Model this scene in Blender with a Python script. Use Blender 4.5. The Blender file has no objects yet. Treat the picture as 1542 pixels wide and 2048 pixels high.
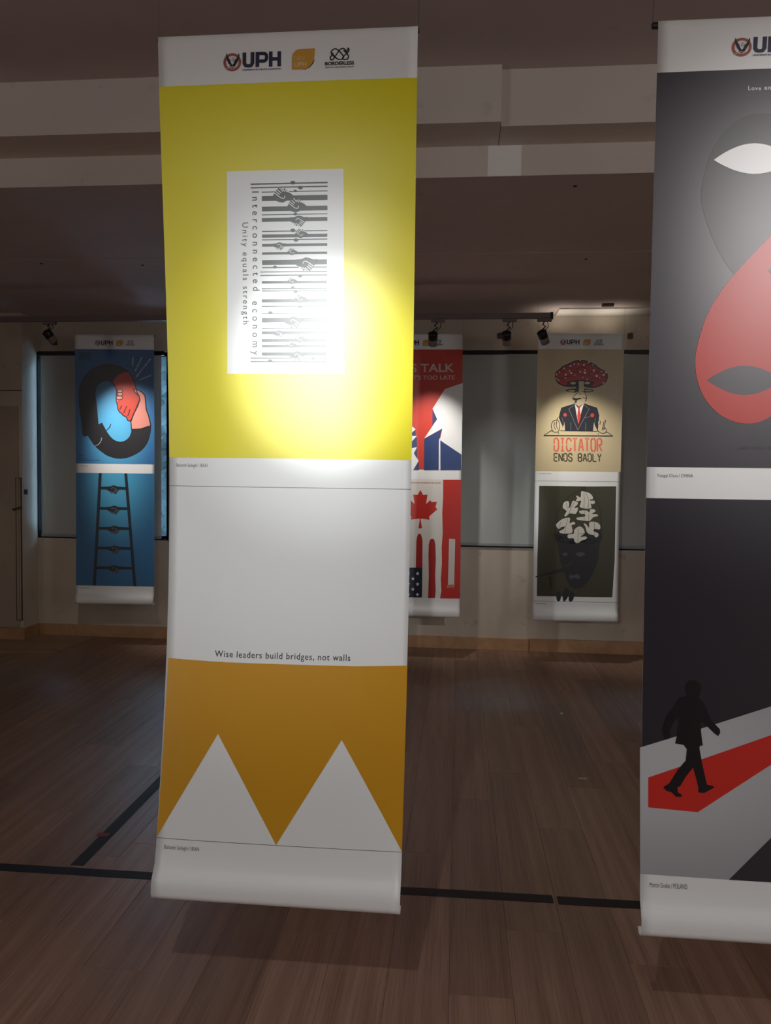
import bpy, bmesh, math, random
from mathutils import Vector, Matrix

random.seed(7)
scene = bpy.context.scene
COL = scene.collection
PI = math.pi

# ------------------------------------------------------------------ camera
EYE = 1.32
cam_d = bpy.data.cameras.new('camera')
cam = bpy.data.objects.new('camera', cam_d)
COL.objects.link(cam)
cam_d.sensor_fit = 'HORIZONTAL'
cam_d.sensor_width = 36.0
cam_d.lens = 36.0 * 1539.0 / 1542.0
cam_d.clip_start = 0.05
_r = Vector((0.99543, 0.09457, 0.01309))
_d = Vector((0.01733, -0.0442, -0.99887))
_f = Vector((-0.09388, 0.99454, -0.04563))
cam.matrix_world = Matrix(((_r.x, -_d.x, -_f.x, 0), (_r.y, -_d.y, -_f.y, 0), (_r.z, -_d.z, -_f.z, EYE), (0, 0, 0, 1)))
scene.camera = cam

# ------------------------------------------------------------------ world, daylight, exposure
world = bpy.data.worlds.new('overcast_daylight')
scene.world = world
world.use_nodes = True
bg = world.node_tree.nodes['Background']
bg.inputs['Color'].default_value = (0.42, 0.68, 1.0, 1)
bg.inputs['Strength'].default_value = 24.0
scene.view_settings.view_transform = 'Standard'
scene.view_settings.look = 'None'
scene.view_settings.gamma = 1.0
scene.view_settings.exposure = 0.0
scene.view_settings.use_curve_mapping = False
scene.cycles.use_light_tree = False        # few lamps: plain light sampling is quicker here


def area(name, loc, rot, sx, sy, power, color):
    l = bpy.data.lights.new(name, 'AREA')
    l.shape = 'RECTANGLE'
    l.size, l.size_y = sx, sy
    l.energy = power
    l.color = color
    o = bpy.data.objects.new(name, l)
    COL.objects.link(o)
    o.location = loc
    o.rotation_euler = rot
    return o


# two unseen fill lights added to lift the room; housings built with the walls
PANEL_R, PANEL_L = (3.53, -0.7, 1.75), (-4.93, -2.4, 1.75)
area('panel_lamp_light_right', PANEL_R, (0, PI / 2, 0), 1.5, 1.9, 38, (0.96, 0.98, 1.0))
area('panel_lamp_light_left', PANEL_L, (0, -PI / 2, 0), 1.5, 1.9, 38, (0.96, 0.98, 1.0))

# ------------------------------------------------------------------ helpers


def tag(o, label=None, cat=None, group=None, kind=None):
    if label: o['label'] = label
    if cat: o['category'] = cat
    if group: o['group'] = group
    if kind: o['kind'] = kind
    return o


def link(o, parent=None):
    COL.objects.link(o)
    if parent is not None:
        o.parent = parent
    return o


def empty(name, loc=(0, 0, 0), rz=0.0):
    o = bpy.data.objects.new(name, None)
    o.empty_display_size = 0.1
    o.location = loc
    o.rotation_euler = (0, 0, rz)
    return link(o)


class MB:
    """collects faces of one mesh object"""

    def __init__(self):
        self.v, self.f = [], []

    def box(self, a, b):
        x0, y0, z0 = a
        x1, y1, z1 = b
        n = len(self.v)
        self.v += [(x0, y0, z0), (x1, y0, z0), (x1, y1, z0), (x0, y1, z0), (x0, y0, z1), (x1, y0, z1), (x1, y1, z1), (x0, y1, z1)]
        for q in ((3, 2, 1, 0), (4, 5, 6, 7), (0, 1, 5, 4), (1, 2, 6, 5), (2, 3, 7, 6), (3, 0, 4, 7)):
            self.f.append(tuple(n + i for i in q))
        return self

    def rings(self, rings, cap=True):
        n0 = len(self.v)
        k = len(rings[0])
        for r in rings: self.v += [tuple(p) for p in r]
        for i in range(len(rings) - 1):
            for j in range(k):
                a = n0 + i * k + j
                b = n0 + i * k + (j + 1) % k
                self.f.append((a, b, b + k, a + k))
        if cap:
            self.f.append(tuple(n0 + j for j in reversed(range(k))))
            self.f.append(tuple(n0 + (len(rings) - 1) * k + j for j in range(k)))
        return self

    def lathe(self, p0, axis, prof, k=20, cap=True):
        """prof: list of (distance along axis, radius)"""
        ax = Vector(axis).normalized()
        u = ax.orthogonal().normalized()
        w = ax.cross(u)
        p0 = Vector(p0)
        rs = []
        for t, r in prof:
            rs.append([p0 + ax * t + (u * math.cos(2 * PI * j / k) + w * math.sin(2 * PI * j / k)) * r for j in range(k)])
        return self.rings(rs, cap)

    def tube(self, pts, r, k=8):
        pts = [Vector(p) for p in pts]
        rs = []
        for i, p in enumerate(pts):
            t = (pts[min(i + 1, len(pts) - 1)] - pts[max(i - 1, 0)]).normalized()
            u = t.cross(Vector((0.13, 0.99, 0.05))).normalized()
            w = t.cross(u)
            rs.append([p + (u * math.cos(2 * PI * j / k) + w * math.sin(2 * PI * j / k)) * r for j in range(k)])
        return self.rings(rs)

    def build(self, name, mat, parent=None, smooth=False, bevel=0.0):
        m = bpy.data.meshes.new(name)
        m.from_pydata(self.v, [], self.f)
        m.update()
        if bevel > 0:
            bm = bmesh.new()
            bm.from_mesh(m)
            bmesh.ops.bevel(bm, geom=bm.edges[:], offset=bevel, segments=2, affect='EDGES', profile=0.6)
            bm.to_mesh(m)
            bm.free()
        if smooth:
            m.polygons.foreach_set('use_smooth', [True] * len(m.polygons))
        m.materials.append(mat)
        return link(bpy.data.objects.new(name, m), parent)


# ------------------------------------------------------------------ materials
def new_mat(name):
    m = bpy.data.materials.new(name)
    m.use_nodes = True
    return m, m.node_tree, m.node_tree.nodes['Principled BSDF']


def node(nt, t, **kw):
    n = nt.nodes.new(t)
    for k, v in kw.items():
        setattr(n, k, v)
    return n


def setin(n, **kw):
    for k, v in kw.items():
        n.inputs[k.replace('_', ' ')].default_value = v


def plain(name, c, rough=0.6, spec=0.5, metal=0.0, noise=0.0, nscale=20, bump=0.0):
    m, nt, b = new_mat(name)
    setin(b, Base_Color=(*c, 1), Roughness=rough, Metallic=metal)
    b.inputs['Specular IOR Level'].default_value = spec
    if noise or bump:
        tc = node(nt, 'ShaderNodeTexCoord')
        nz = node(nt, 'ShaderNodeTexNoise')
        setin(nz, Scale=nscale, Detail=3.0)
        nt.links.new(tc.outputs['Object'], nz.inputs['Vector'])
        if noise:
            mr = node(nt, 'ShaderNodeMapRange')
            setin(mr, To_Min=1 - noise, To_Max=1 + noise)
            mx = node(nt, 'ShaderNodeMix', data_type='RGBA', blend_type='MULTIPLY')
            mx.inputs[0].default_value = 1
            mx.inputs[6].default_value = (*c, 1)
            nt.links.new(nz.outputs['Fac'], mr.inputs['Value'])
            nt.links.new(mr.outputs['Result'], mx.inputs[7])
            nt.links.new(mx.outputs[2], b.inputs['Base Color'])
        if bump:
            bp = node(nt, 'ShaderNodeBump')
            setin(bp, Strength=bump, Distance=0.003)
            nt.links.new(nz.outputs['Fac'], bp.inputs['Height'])
            nt.links.new(bp.outputs['Normal'], b.inputs['Normal'])
    return m


def plaster(name, c, stain=0.25):
    """old painted plaster with blotchy stains and scuffs"""
    m, nt, b = new_mat(name)
    tc = node(nt, 'ShaderNodeTexCoord')
    n1 = node(nt, 'ShaderNodeTexNoise'); setin(n1, Scale=1.6, Detail=3.0, Roughness=0.6)
    n2 = node(nt, 'ShaderNodeTexNoise'); setin(n2, Scale=9.0, Detail=4.0, Roughness=0.7)
    r1 = node(nt, 'ShaderNodeMapRange'); setin(r1, From_Min=0.3, From_Max=0.75, To_Min=1.0, To_Max=1 - stain)
    r2 = node(nt, 'ShaderNodeMapRange'); setin(r2, From_Min=0.62, From_Max=0.78, To_Min=1.0, To_Max=1 - 1.6 * stain)
    mu = node(nt, 'ShaderNodeMath', operation='MULTIPLY')
    mx = node(nt, 'ShaderNodeMix', data_type='RGBA', blend_type='MULTIPLY')
    mx.inputs[0].default_value = 1
    mx.inputs[6].default_value = (*c, 1)
    for n in (n1, n2): nt.links.new(tc.outputs['Object'], n.inputs['Vector'])
    nt.links.new(n1.outputs['Fac'], r1.inputs['Value'])
    nt.links.new(n2.outputs['Fac'], r2.inputs['Value'])
    nt.links.new(r1.outputs['Result'], mu.inputs[0])
    nt.links.new(r2.outputs['Result'], mu.inputs[1])
    nt.links.new(mu.outputs[0], mx.inputs[7])
    nt.links.new(mx.outputs[2], b.inputs['Base Color'])
    bp = node(nt, 'ShaderNodeBump'); setin(bp, Strength=0.25, Distance=0.004)
    nt.links.new(n2.outputs['Fac'], bp.inputs['Height'])
    nt.links.new(bp.outputs['Normal'], b.inputs['Normal'])
    setin(b, Roughness=0.75)
    return m


def wood(name, dark, light, rough=0.42, per_object=True, sx=70.0, sy=1.3, spec=0.5):
    m, nt, b = new_mat(name)
    tc = node(nt, 'ShaderNodeTexCoord')
    oi = node(nt, 'ShaderNodeObjectInfo')
    mul = node(nt, 'ShaderNodeMath', operation='MULTIPLY'); mul.inputs[1].default_value = 37.0
    cmb = node(nt, 'ShaderNodeCombineXYZ')
    add = node(nt, 'ShaderNodeVectorMath', operation='ADD')
    mp = node(nt, 'ShaderNodeMapping'); mp.inputs['Scale'].default_value = (sx, sy, 4)
    nt.links.new(oi.outputs['Random'], mul.inputs[0])
    for i in range(3): nt.links.new(mul.outputs[0], cmb.inputs[i])
    nt.links.new(tc.outputs['Object'], mp.inputs['Vector'])
    nt.links.new(mp.outputs['Vector'], add.inputs[0])
    nt.links.new(cmb.outputs[0], add.inputs[1])
    fine = node(nt, 'ShaderNodeTexNoise'); setin(fine, Scale=2.4, Detail=4.0, Roughness=0.65, Distortion=0.6)
    nt.links.new(add.outputs[0], fine.inputs['Vector'])
    # cathedral figure: rings of a stretched distance field
    wv = node(nt, 'ShaderNodeTexWave', wave_type='RINGS', rings_direction='Z'); setin(wv, Scale=0.10, Distortion=7.0, Detail=3.0, Detail_Scale=0.8)
    nt.links.new(add.outputs[0], wv.inputs['Vector'])
    sm = node(nt, 'ShaderNodeMath', operation='MULTIPLY'); sm.inputs[1].default_value = 0.16
    nt.links.new(wv.outputs['Fac'], sm.inputs[0])
    ad = node(nt, 'ShaderNodeMath', operation='ADD')
    nt.links.new(fine.outputs['Fac'], ad.inputs[0]); nt.links.new(sm.outputs[0], ad.inputs[1])
    cr = node(nt, 'ShaderNodeValToRGB')
    cr.color_ramp.elements[0].position = 0.30; cr.color_ramp.elements[0].color = (*dark, 1)
    cr.color_ramp.elements[1].position = 0.82; cr.color_ramp.elements[1].color = (*light, 1)
    nt.links.new(ad.outputs[0], cr.inputs['Fac'])
    tone = node(nt, 'ShaderNodeMapRange'); setin(tone, To_Min=0.80, To_Max=1.16)
    nt.links.new(oi.outputs['Random'], tone.inputs['Value'])
    mx = node(nt, 'ShaderNodeMix', data_type='RGBA', blend_type='MULTIPLY'); mx.inputs[0].default_value = 1
    nt.links.new(cr.outputs['Color'], mx.inputs[6]); nt.links.new(tone.outputs['Result'], mx.inputs[7])
    nt.links.new(mx.outputs[2], b.inputs['Base Color'])
    bp = node(nt, 'ShaderNodeBump'); setin(bp, Strength=0.12, Distance=0.002)
    nt.links.new(fine.outputs['Fac'], bp.inputs['Height']); nt.links.new(bp.outputs['Normal'], b.inputs['Normal'])
    setin(b, Roughness=rough); b.inputs['Specular IOR Level'].default_value = spec
    return m


def glass_mat():
    m, nt, b = new_mat('window_glass')
    out = nt.nodes['Material Output']
    tr = node(nt, 'ShaderNodeBsdfTransparent'); tr.inputs[0].default_value = (0.92, 0.97, 0.96, 1)
    gl = node(nt, 'ShaderNodeBsdfGlossy'); gl.inputs['Roughness'].default_value = 0.02
    fr = node(nt, 'ShaderNodeFresnel')
    mx = node(nt, 'ShaderNodeMixShader')
    nt.links.new(fr.outputs[0], mx.inputs[0]); nt.links.new(tr.outputs[0], mx.inputs[1]); nt.links.new(gl.outputs[0], mx.inputs[2])
    nt.links.new(mx.outputs[0], out.inputs['Surface'])
    return m


def emit(name, c, s):
    m, nt, b = new_mat(name)
    setin(b, Base_Color=(*c, 1), Emission_Color=(*c, 1), Emission_Strength=s)
    m.cycles.emission_sampling = 'NONE'
    return m


VR, VS = 0.38, 0.66           # satin vinyl gloss
_pm = {}


def ink(c):
    """printed colour on satin vinyl"""
    c = tuple(round(x, 4) for x in c)
    if c not in _pm:
        _pm[c] = plain('printed_vinyl_%d' % len(_pm), c, VR, VS)
    return _pm[c]


def ink_radial(name, cin, cout, cx, cy, rx, ry):
    """printed radial blend between two inks, in sheet UV (u across, v along the sheet)"""
    m, nt, b = new_mat(name)
    uv = node(nt, 'ShaderNodeUVMap', uv_map='sheet')
    mp = node(nt, 'ShaderNodeMapping')
    mp.inputs['Location'].default_value = (-cx / rx, -cy / ry, 0)
    mp.inputs['Scale'].default_value = (1 / rx, 1 / ry, 0)
    ln = node(nt, 'ShaderNodeVectorMath', operation='LENGTH')
    mr = node(nt, 'ShaderNodeMapRange', interpolation_type='SMOOTHSTEP'); setin(mr, From_Min=0.1, From_Max=1.0)
    mx = node(nt, 'ShaderNodeMix', data_type='RGBA')
    mx.inputs[6].default_value = (*cin, 1); mx.inputs[7].default_value = (*cout, 1)
    nt.links.new(uv.outputs[0], mp.inputs['Vector']); nt.links.new(mp.outputs[0], ln.inputs[0])
    nt.links.new(ln.outputs['Value'], mr.inputs['Value']); nt.links.new(mr.outputs['Result'], mx.inputs[0])
    nt.links.new(mx.outputs[2], b.inputs['Base Color'])
    setin(b, Roughness=VR); b.inputs['Specular IOR Level'].default_value = VS
    return m


M = dict(
    wall=plaster('painted_plaster', (0.62, 0.53, 0.43)),
    ceil=plaster('ceiling_paint', (0.58, 0.48, 0.45), 0.12),
    beam=plaster('beam_paint', (0.70, 0.61, 0.54), 0.12),
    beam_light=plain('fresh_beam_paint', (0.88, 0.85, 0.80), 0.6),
    white=plain('white_trim_paint', (0.78, 0.74, 0.68), 0.5),  # brighter paint standing in for light on the ceiling band
    plank=wood('laminate_plank', (0.205, 0.108, 0.073), (0.365, 0.218, 0.152), 0.36),
    base=wood('baseboard_wood', (0.36, 0.19, 0.095), (0.56, 0.33, 0.17), 0.5, sx=4, sy=14),
    ply=wood('plywood', (0.26, 0.155, 0.09), (0.40, 0.26, 0.16), 0.6, sx=3, sy=9),
    sub=plain('subfloor', (0.02, 0.014, 0.011), 0.9, noise=0.2),
    tape=plain('black_cloth_tape', (0.012, 0.011, 0.014), 0.55, noise=0.3, nscale=60),
    frame=plain('black_window_frame', (0.006, 0.006, 0.007), 0.9, 0.1, noise=0.1),
    glass=glass_mat(),
    blind=plain('grey_blind_fabric', (0.47, 0.49, 0.47), 0.75, 0.3, noise=0.06, nscale=3),
    blind_rail=plain('blind_rail_metal', (0.30, 0.31, 0.31), 0.5, noise=0.05),
    dark=plain('dark_metal', (0.02, 0.018, 0.018), 0.45, noise=0.1),
    lamp_black=plain('lamp_black', (0.008, 0.007, 0.008), 0.4, noise=0.1),
    lamp_grey=plain('lamp_shroud_grey', (0.22, 0.19, 0.18), 0.45, noise=0.05),
    track=plain('track_rail_brown', (0.15, 0.11, 0.105), 0.5, noise=0.1),
    lens=emit('lit_lamp_lens', (1.0, 0.95, 0.88), 6.0),
    vinyl=plain('white_vinyl', (0.80, 0.80, 0.79), VR, VS),
    cord=plain('nylon_cord', (0.06, 0.05, 0.05), 0.4),
    rod=plain('banner_rod', (0.02, 0.018, 0.018), 0.4),
    door=plaster('door_paint', (0.42, 0.34, 0.265), 0.2),
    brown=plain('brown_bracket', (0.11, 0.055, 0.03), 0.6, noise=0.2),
    orange=plain('orange_tape', (0.22, 0.05, 0.025), 0.6, noise=0.2),
    paper=plain('paper_scrap', (0.55, 0.5, 0.45), 0.8, noise=0.1),
)

# ------------------------------------------------------------------ room shell
D = 5.933                # inner face of the window wall
XL, XR, YB = -5.0, 3.6, -4.6
ZLOW, ZMID, ZTOP = 2.55, 2.673, 2.885


def struct(name, mb, mat, parent=None, **kw):
    o = mb.build(name, mat, parent, **kw)
    if parent is None: o['kind'] = 'structure'
    return o


floor = struct('floor', MB().box((XL - .2, YB - .2, -0.12), (XR + .2, D + .25, -0.008)), M['sub'])

# laminate planks, 16 cm rows running towards the window wall
PW, PL, GAP = 0.163, 1.21, 0.00035
_pmesh = {}


def plank_mesh(w, l):
    key = (round(w, 3), round(l, 3))
    if key not in _pmesh:
        mb = MB()
        a, b2, t = w / 2 - GAP, l / 2 - GAP, 0.0006
        mb.rings([[(-a, -b2, -.008), (a, -b2, -.008), (a, b2, -.008), (-a, b2, -.008)],
                  [(-a, -b2, -t * .5), (a, -b2, -t * .5), (a, b2, -t * .5), (-a, b2, -t * .5)],
                  [(-a + t, -b2 + t, 0), (a - t, -b2 + t, 0), (a - t, b2 - t, 0), (-a + t, b2 - t, 0)]])
        me = bpy.data.meshes.new('plank')
        me.from_pydata(mb.v, [], mb.f)
        me.materials.append(M['plank'])
        _pmesh[key] = me
    return _pmesh[key]


outer = MB()
x = -0.165 - PW * 30
row = 0
while x < XR:
    off = (0.0, 0.42, 0.83, 0.21, 0.63, 1.02)[row % 6] + 0.06 * math.sin(row * 2.3)
    y = YB - PL + off
    while y < D:
        y0, y1 = max(y, YB), min(y + PL, D - 0.002)
        if y1 - y0 > 0.03:
            cx, cy = x + PW / 2, (y0 + y1) / 2
            seen = y1 > 1.85 and cx > -0.62 * y1 - 0.25 and cx < 0.45 * y1 + 0.3 and cx > -3.6
            if x < XL or x + PW > XR:
                pass
            elif seen:
                o = bpy.data.objects.new('plank', plank_mesh(PW, round(y1 - y0, 2) if (y0 > y or y1 < y + PL) else PL))
                o.location = (cx, cy, 0)
                link(o, floor)
            else:
                outer.box((x + GAP, y0 + GAP, -.008), (x + PW - GAP, y1 - GAP, 0))
        y += PL
    x += PW
    row += 1
tag(outer.build('outer_planks', M['plank'], floor), kind='stuff')

# window wall with two window openings
W1 = (-3.387, -2.305, 0.79, 2.285)
W2 = (-0.85, 2.25, 0.79, 2.285)
mb = MB()
yo = D + 0.18
for x0, x1, z0, z1 in ((XL, W1[0], -.1, 3.0), (W1[1], W2[0], -.1, 3.0), (W2[1], XR, -.1, 3.0),
                       (W1[0], W1[1], -.1, W1[2]), (W1[0], W1[1], W1[3], 3.0), (W2[0], W2[1], -.1, W2[2]), (W2[0], W2[1], W2[3], 3.0)):
    mb.box((x0, D, z0), (x1, yo, z1))
struct('wall_back', mb, M['wall'])
struct('wall_left', MB().box((XL - .18, YB - .18, -.1), (XL, yo, 3.0)), M['wall'])
struct('wall_right', MB().box((XR, YB - .18, -.1), (XR + .18, yo, 3.0)), M['wall'])
for (px, py, pz), wx, lab in ((PANEL_R, XR, 'wide luminous panel lamp on the right wall'), (PANEL_L, XL, 'wide luminous panel lamp on the left wall')):
    e = empty('panel_lamp', (wx, py, pz))
    k = 1 if wx < 0 else -1
    x0, x1 = sorted((k * .001, k * .05))
    hf = MB()
    for a, b2, c, d2 in ((-1.0, 1.0, -.80, -.76), (-1.0, 1.0, .76, .80), (-1.0, -.96, -.76, .76), (.96, 1.0, -.76, .76)):
        hf.box((x0, a, c), (x1, b2, d2))
    hf.build('housing', M['frame'], e)
    x0, x1 = sorted((k * .002, k * .04))
    MB().box((x0, -.96, -.76), (x1, .96, .76)).build('diffuser', emit('panel_diffuser', (1.0, .95, .9), 0.6), e)
    tag(e, lab, 'lamp')
struct('wall_front', MB().box((XL, YB - .18, -.1), (XR, YB, 3.0)), plaster('dark_curtain_wall', (.10, .09, .085)))  # wall out of view, darkened to cut haze on the banners
# projecting pier beside the first window
XP, YP = -3.387, 5.715
struct('wall_corner', MB().box((XL, YP, -.05), (XP, D, ZLOW)), M['wall'])

# stepped ceiling: upper slab, two-part beam step, lowered soffit boards
struct('ceiling', MB().box((XL, YB, ZTOP), (XR, 3.2, 3.02)), M['ceil'])
struct('trim_1', MB().box((XL, 3.012, ZMID), (0.137, 3.30, ZTOP + .01)), M['beam'])
struct('trim_2', MB().box((0.139, 3.05, ZMID - .001), (XR, 3.30, ZTOP + .01)), M['beam'])
struct('trim_3', MB().box((XL, 3.223, ZLOW), (0.095, 3.2258, ZMID + .02)).box((0.232, 3.223, ZLOW), (XR, 3.2258, ZMID + .02)), M['beam'])
struct('trim_4', MB().box((0.0955, 3.2225, ZLOW), (0.2315, 3.2258, ZMID + .01)), M['beam_light'])  # paler panel across the beam face
lowc = struct('ceiling_lowered', MB().box((XL, 3.226, ZLOW + .004), (XR, D, 3.01)), M['ceil'])
MB().box((XL, 3.226, ZLOW), (XR, 4.296, ZLOW + .012)).build('soffit_board', M['ceil'], lowc)
MB().box((XL, 4.308, ZLOW), (XR, D, ZLOW + .012)).build('soffit_board', M['ceil'], lowc)
for px, py in ((-2.47, 4.385), (-1.879, 4.445), (0.465, 3.348), (0.687, 4.443)):
    MB().lathe((px, py, ZLOW + .001), (0, 0, -1), [(0, .009), (.003, .009), (.005, .005)], 10).build('screw_cap', M['dark'], lowc)

# baseboards
bb = struct('baseboard_back', MB().box((XP, D - .016, 0.0), (0.556, D, 0.093)), M['base'], bevel=0.002)
struct('baseboard_right', MB().box((0.562, D - .022, 0.0), (XR, D, 0.098)), M['base'], bevel=0.002)
struct('baseboard_left', MB().box((XL, YP - .016, 0.0), (XP + .014, YP, 0.093)).box((XP, YP, 0.0), (XP + .016, D - .016, 0.093)), M['base'])


# windows: frame, panes
def window(name, w, mull):
    x0, x1, z0, z1 = w
    t, y0, y1 = 0.03, D + .05, D + .11
    f = MB().box((x0, y0, z0), (x1, y1, z0 + t)).box((x0, y0, z1 - t), (x1, y1, z1)).box((x0, y0, z0 + t), (x0 + t * .35, y1, z1 - t)).box((x1 - t * .35, y0, z0 + t), (x1, y1, z1 - t))
    for mx in mull: f.box((mx - .02, y0, z0 + t), (mx + .02, y1, z1 - t))
    o = struct(name, f, M['frame'])
    xs = [x0 + t * .35] + [q for mx in mull for q in (mx - .02, mx + .02)] + [x1 - t * .35]
    for i in range(0, len(xs), 2):
        MB().box((xs[i], D + .078, z0 + t), (xs[i + 1], D + .083, z1 - t)).build('pane', M['glass'], o)
    MB().box((x0, D + .005, z0 - .004), (x1, D + .05, z0 + .006)).build('window_sill', M['frame'], o)
    # black jamb strip on the pier side
    MB().box((x0 - .002, D - .004, z0), (x0 + .006, D + .05, z1)).build('jamb_strip', M['frame'], o)
    MB().box((x1 - .006, D - .004, z0), (x1 + .010, D + .05, z1)).build('jamb_strip', M['frame'], o)
    return o


window('window_1', W1, [-2.85])
window('window_2', W2, [0.2, 1.25])


def blind(x0, x1, z0, z1, label):
    e = empty('roller_blind', ((x0 + x1) / 2, D - .012, z0))
    w = (x1 - x0) / 2
    h = z1 - z0
    # fabric hangs with a very slight ripple
    n = 24
    v, f = [], []
    for k, yy in enumerate((0.0, 0.0025)):
        for i in range(n + 1):
            xx = -w + 2 * w * i / n
            r = 0.0022 * math.sin(i * 1.1) + 0.0015 * math.sin(i * .37)
            for zz in (0.028, h - .03):
                v.append((xx, yy + r, zz))
    m2 = 2 * (n + 1)
    for i in range(n):
        a = 2 * i
        f += [(a, a + 2, a + 3, a + 1), (m2 + a + 1, m2 + a + 3, m2 + a + 2, m2 + a)]
    f += [(0, 1, m2 + 1, m2), (2 * n + 1, 2 * n, m2 + 2 * n, m2 + 2 * n + 1)]
    fb = MB(); fb.v, fb.f = v, f
    fb.build('fabric', M['blind'], e, smooth=True)
    MB().box((-w, -.009, 0.008), (w, .012, .030)).build('bottom_rail', M['blind_rail'], e, bevel=.003)
    MB().box((-w - .02, -.002, h - .034), (w + .02, .03, h)).build('head_rail', M['lamp_black'], e, bevel=.003)
    return tag(e, label, 'blind', 'roller blinds on the window wall')


blind(-3.350, -2.352, 0.795, 2.288, 'grey roller blind behind the blue handshake banner, beside the pier')
blind(-0.83, 2.21, 0.795, 2.288, 'wide grey roller blind behind the red and the beige mushroom banners')

# door set in the pier
door = struct('door_1', MB().box((-4.45, YP - .014, 0.10), (-3.415, YP, 1.83)), M['door'], bevel=.004)
gx0, gx1, gz0, gz1 = -3.432, -3.393, 0.155, 1.277
MB().box((gx0 - .004, YP - .018, gz0), (gx0, YP - .001, gz1)).box((gx0, YP - .018, gz1 - .004), (gx1, YP - .001, gz1)).box((gx0, YP - .018, gz0), (gx1, YP - .001, gz0 + .004)).box((gx1 - .003, YP - .018, gz0), (gx1, YP - .001, gz1)).build('edge_moulding', M['brown'], door)
MB().tube([(-3.455, YP - .022, 1.028), (-3.42, YP - .03, 1.036), (-3.388, YP - .02, 1.05)], .007).build('latch_bar', M['brown'], door, smooth=True)
MB().box((XP, YP + .02, 1.145), (XP + .012, YP + .05, 1.185)).build('lock_plate', M['dark'], door, bevel=.002)
struct('trim_5', MB().box((XL, YP - .004, 1.948), (XP + .004, YP, 1.956)), M['brown'])

# plywood board lying in front of the pier
v = [(-3.60, 5.25), (-2.915, 5.345), (-2.885, 5.895), (-3.36, 5.90), (-3.38, 5.69), (-3.60, 5.69)]
bmv = MB()
bmv.v = [(a, b2, 0.0003) for a, b2 in v] + [(a, b2, .006) for a, b2 in v]
k = len(v)
bmv.f = [tuple(reversed(range(k))), tuple(range(k, 2 * k))] + [(i, (i + 1) % k, k + (i + 1) % k, k + i) for i in range(k)]
tag(bmv.build('floor_board', M['ply']), 'thin light brown board lying on the floor at the foot of the pier', 'board')


# black tape lines on the floor
def tape(pts, w, label):
    p = MB()
    n = len(pts)
    rng = random.Random(len(label))
    up, dn = [], []
    for i, (a, b2) in enumerate(pts):
        q = pts[min(i + 1, n - 1)]; r = pts[max(i - 1, 0)]
        t = Vector((q[0] - r[0], q[1] - r[1])).normalized()
        nn = Vector((-t.y, t.x)) * w / 2
        j = rng.uniform(-.0015, .0015)
        up.append((a + nn.x, b2 + nn.y + j)); dn.append((a - nn.x, b2 - nn.y + j))
    for zz in (0.0002, 0.0009):
        p.v += [(a, b2, zz) for a, b2 in up] + [(a, b2, zz) for a, b2 in dn]
    m2 = 2 * n
    for i in range(n - 1):
        p.f += [(m2 + i, m2 + n + i, m2 + n + i + 1, m2 + i + 1), (i + 1, n + i + 1, n + i, i), (n + i, n + i + 1, m2 + n + i + 1, m2 + n + i), (i + 1, i, m2 + i, m2 + i + 1)]
    return tag(p.build('floor_tape', M['tape']), label, 'tape', 'black tape lines on the floor')


def seg(a, b2, n=10):
    return [(a[0] + (b2[0] - a[0]) * i / n, a[1] + (b2[1] - a[1]) * i / n) for i in range(n + 1)]


tape(seg((-2.6, 2.372), (0.318, 2.401), 24), 0.046, 'long black tape line across the floor passing under the yellow banner')
tape(seg((0.332, 2.398), (2.2, 2.408), 16), 0.046, 'black tape line on the floor running under the grey face banner')
tape(seg((-1.256, 2.425), (-1.252, 5.2), 20), 0.046, 'black tape line running back from the cross line towards the blue banner')
tag(MB().box((-1.292, 2.632, .0009), (-1.248, 2.658, .0019)).build('tape_scrap', M['orange']), 'small orange scrap stuck on the black tape line', 'scrap')
tag(MB().box((.55, 3.405, .0002), (.587, 3.418, .0015)).build('paper_scrap', M['paper']), 'tiny pale paper scrap on the floor nearer the beige banner', 'scrap')
tag(MB().lathe((.599, 4.35, .0002), (0, 0, 1), [(0, .008), (.006, .009), (.009, .004)], 8).build('paper_pellet', M['paper']), 'tiny pale pellet on the floor below the beige mushroom banner', 'scrap')

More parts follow.
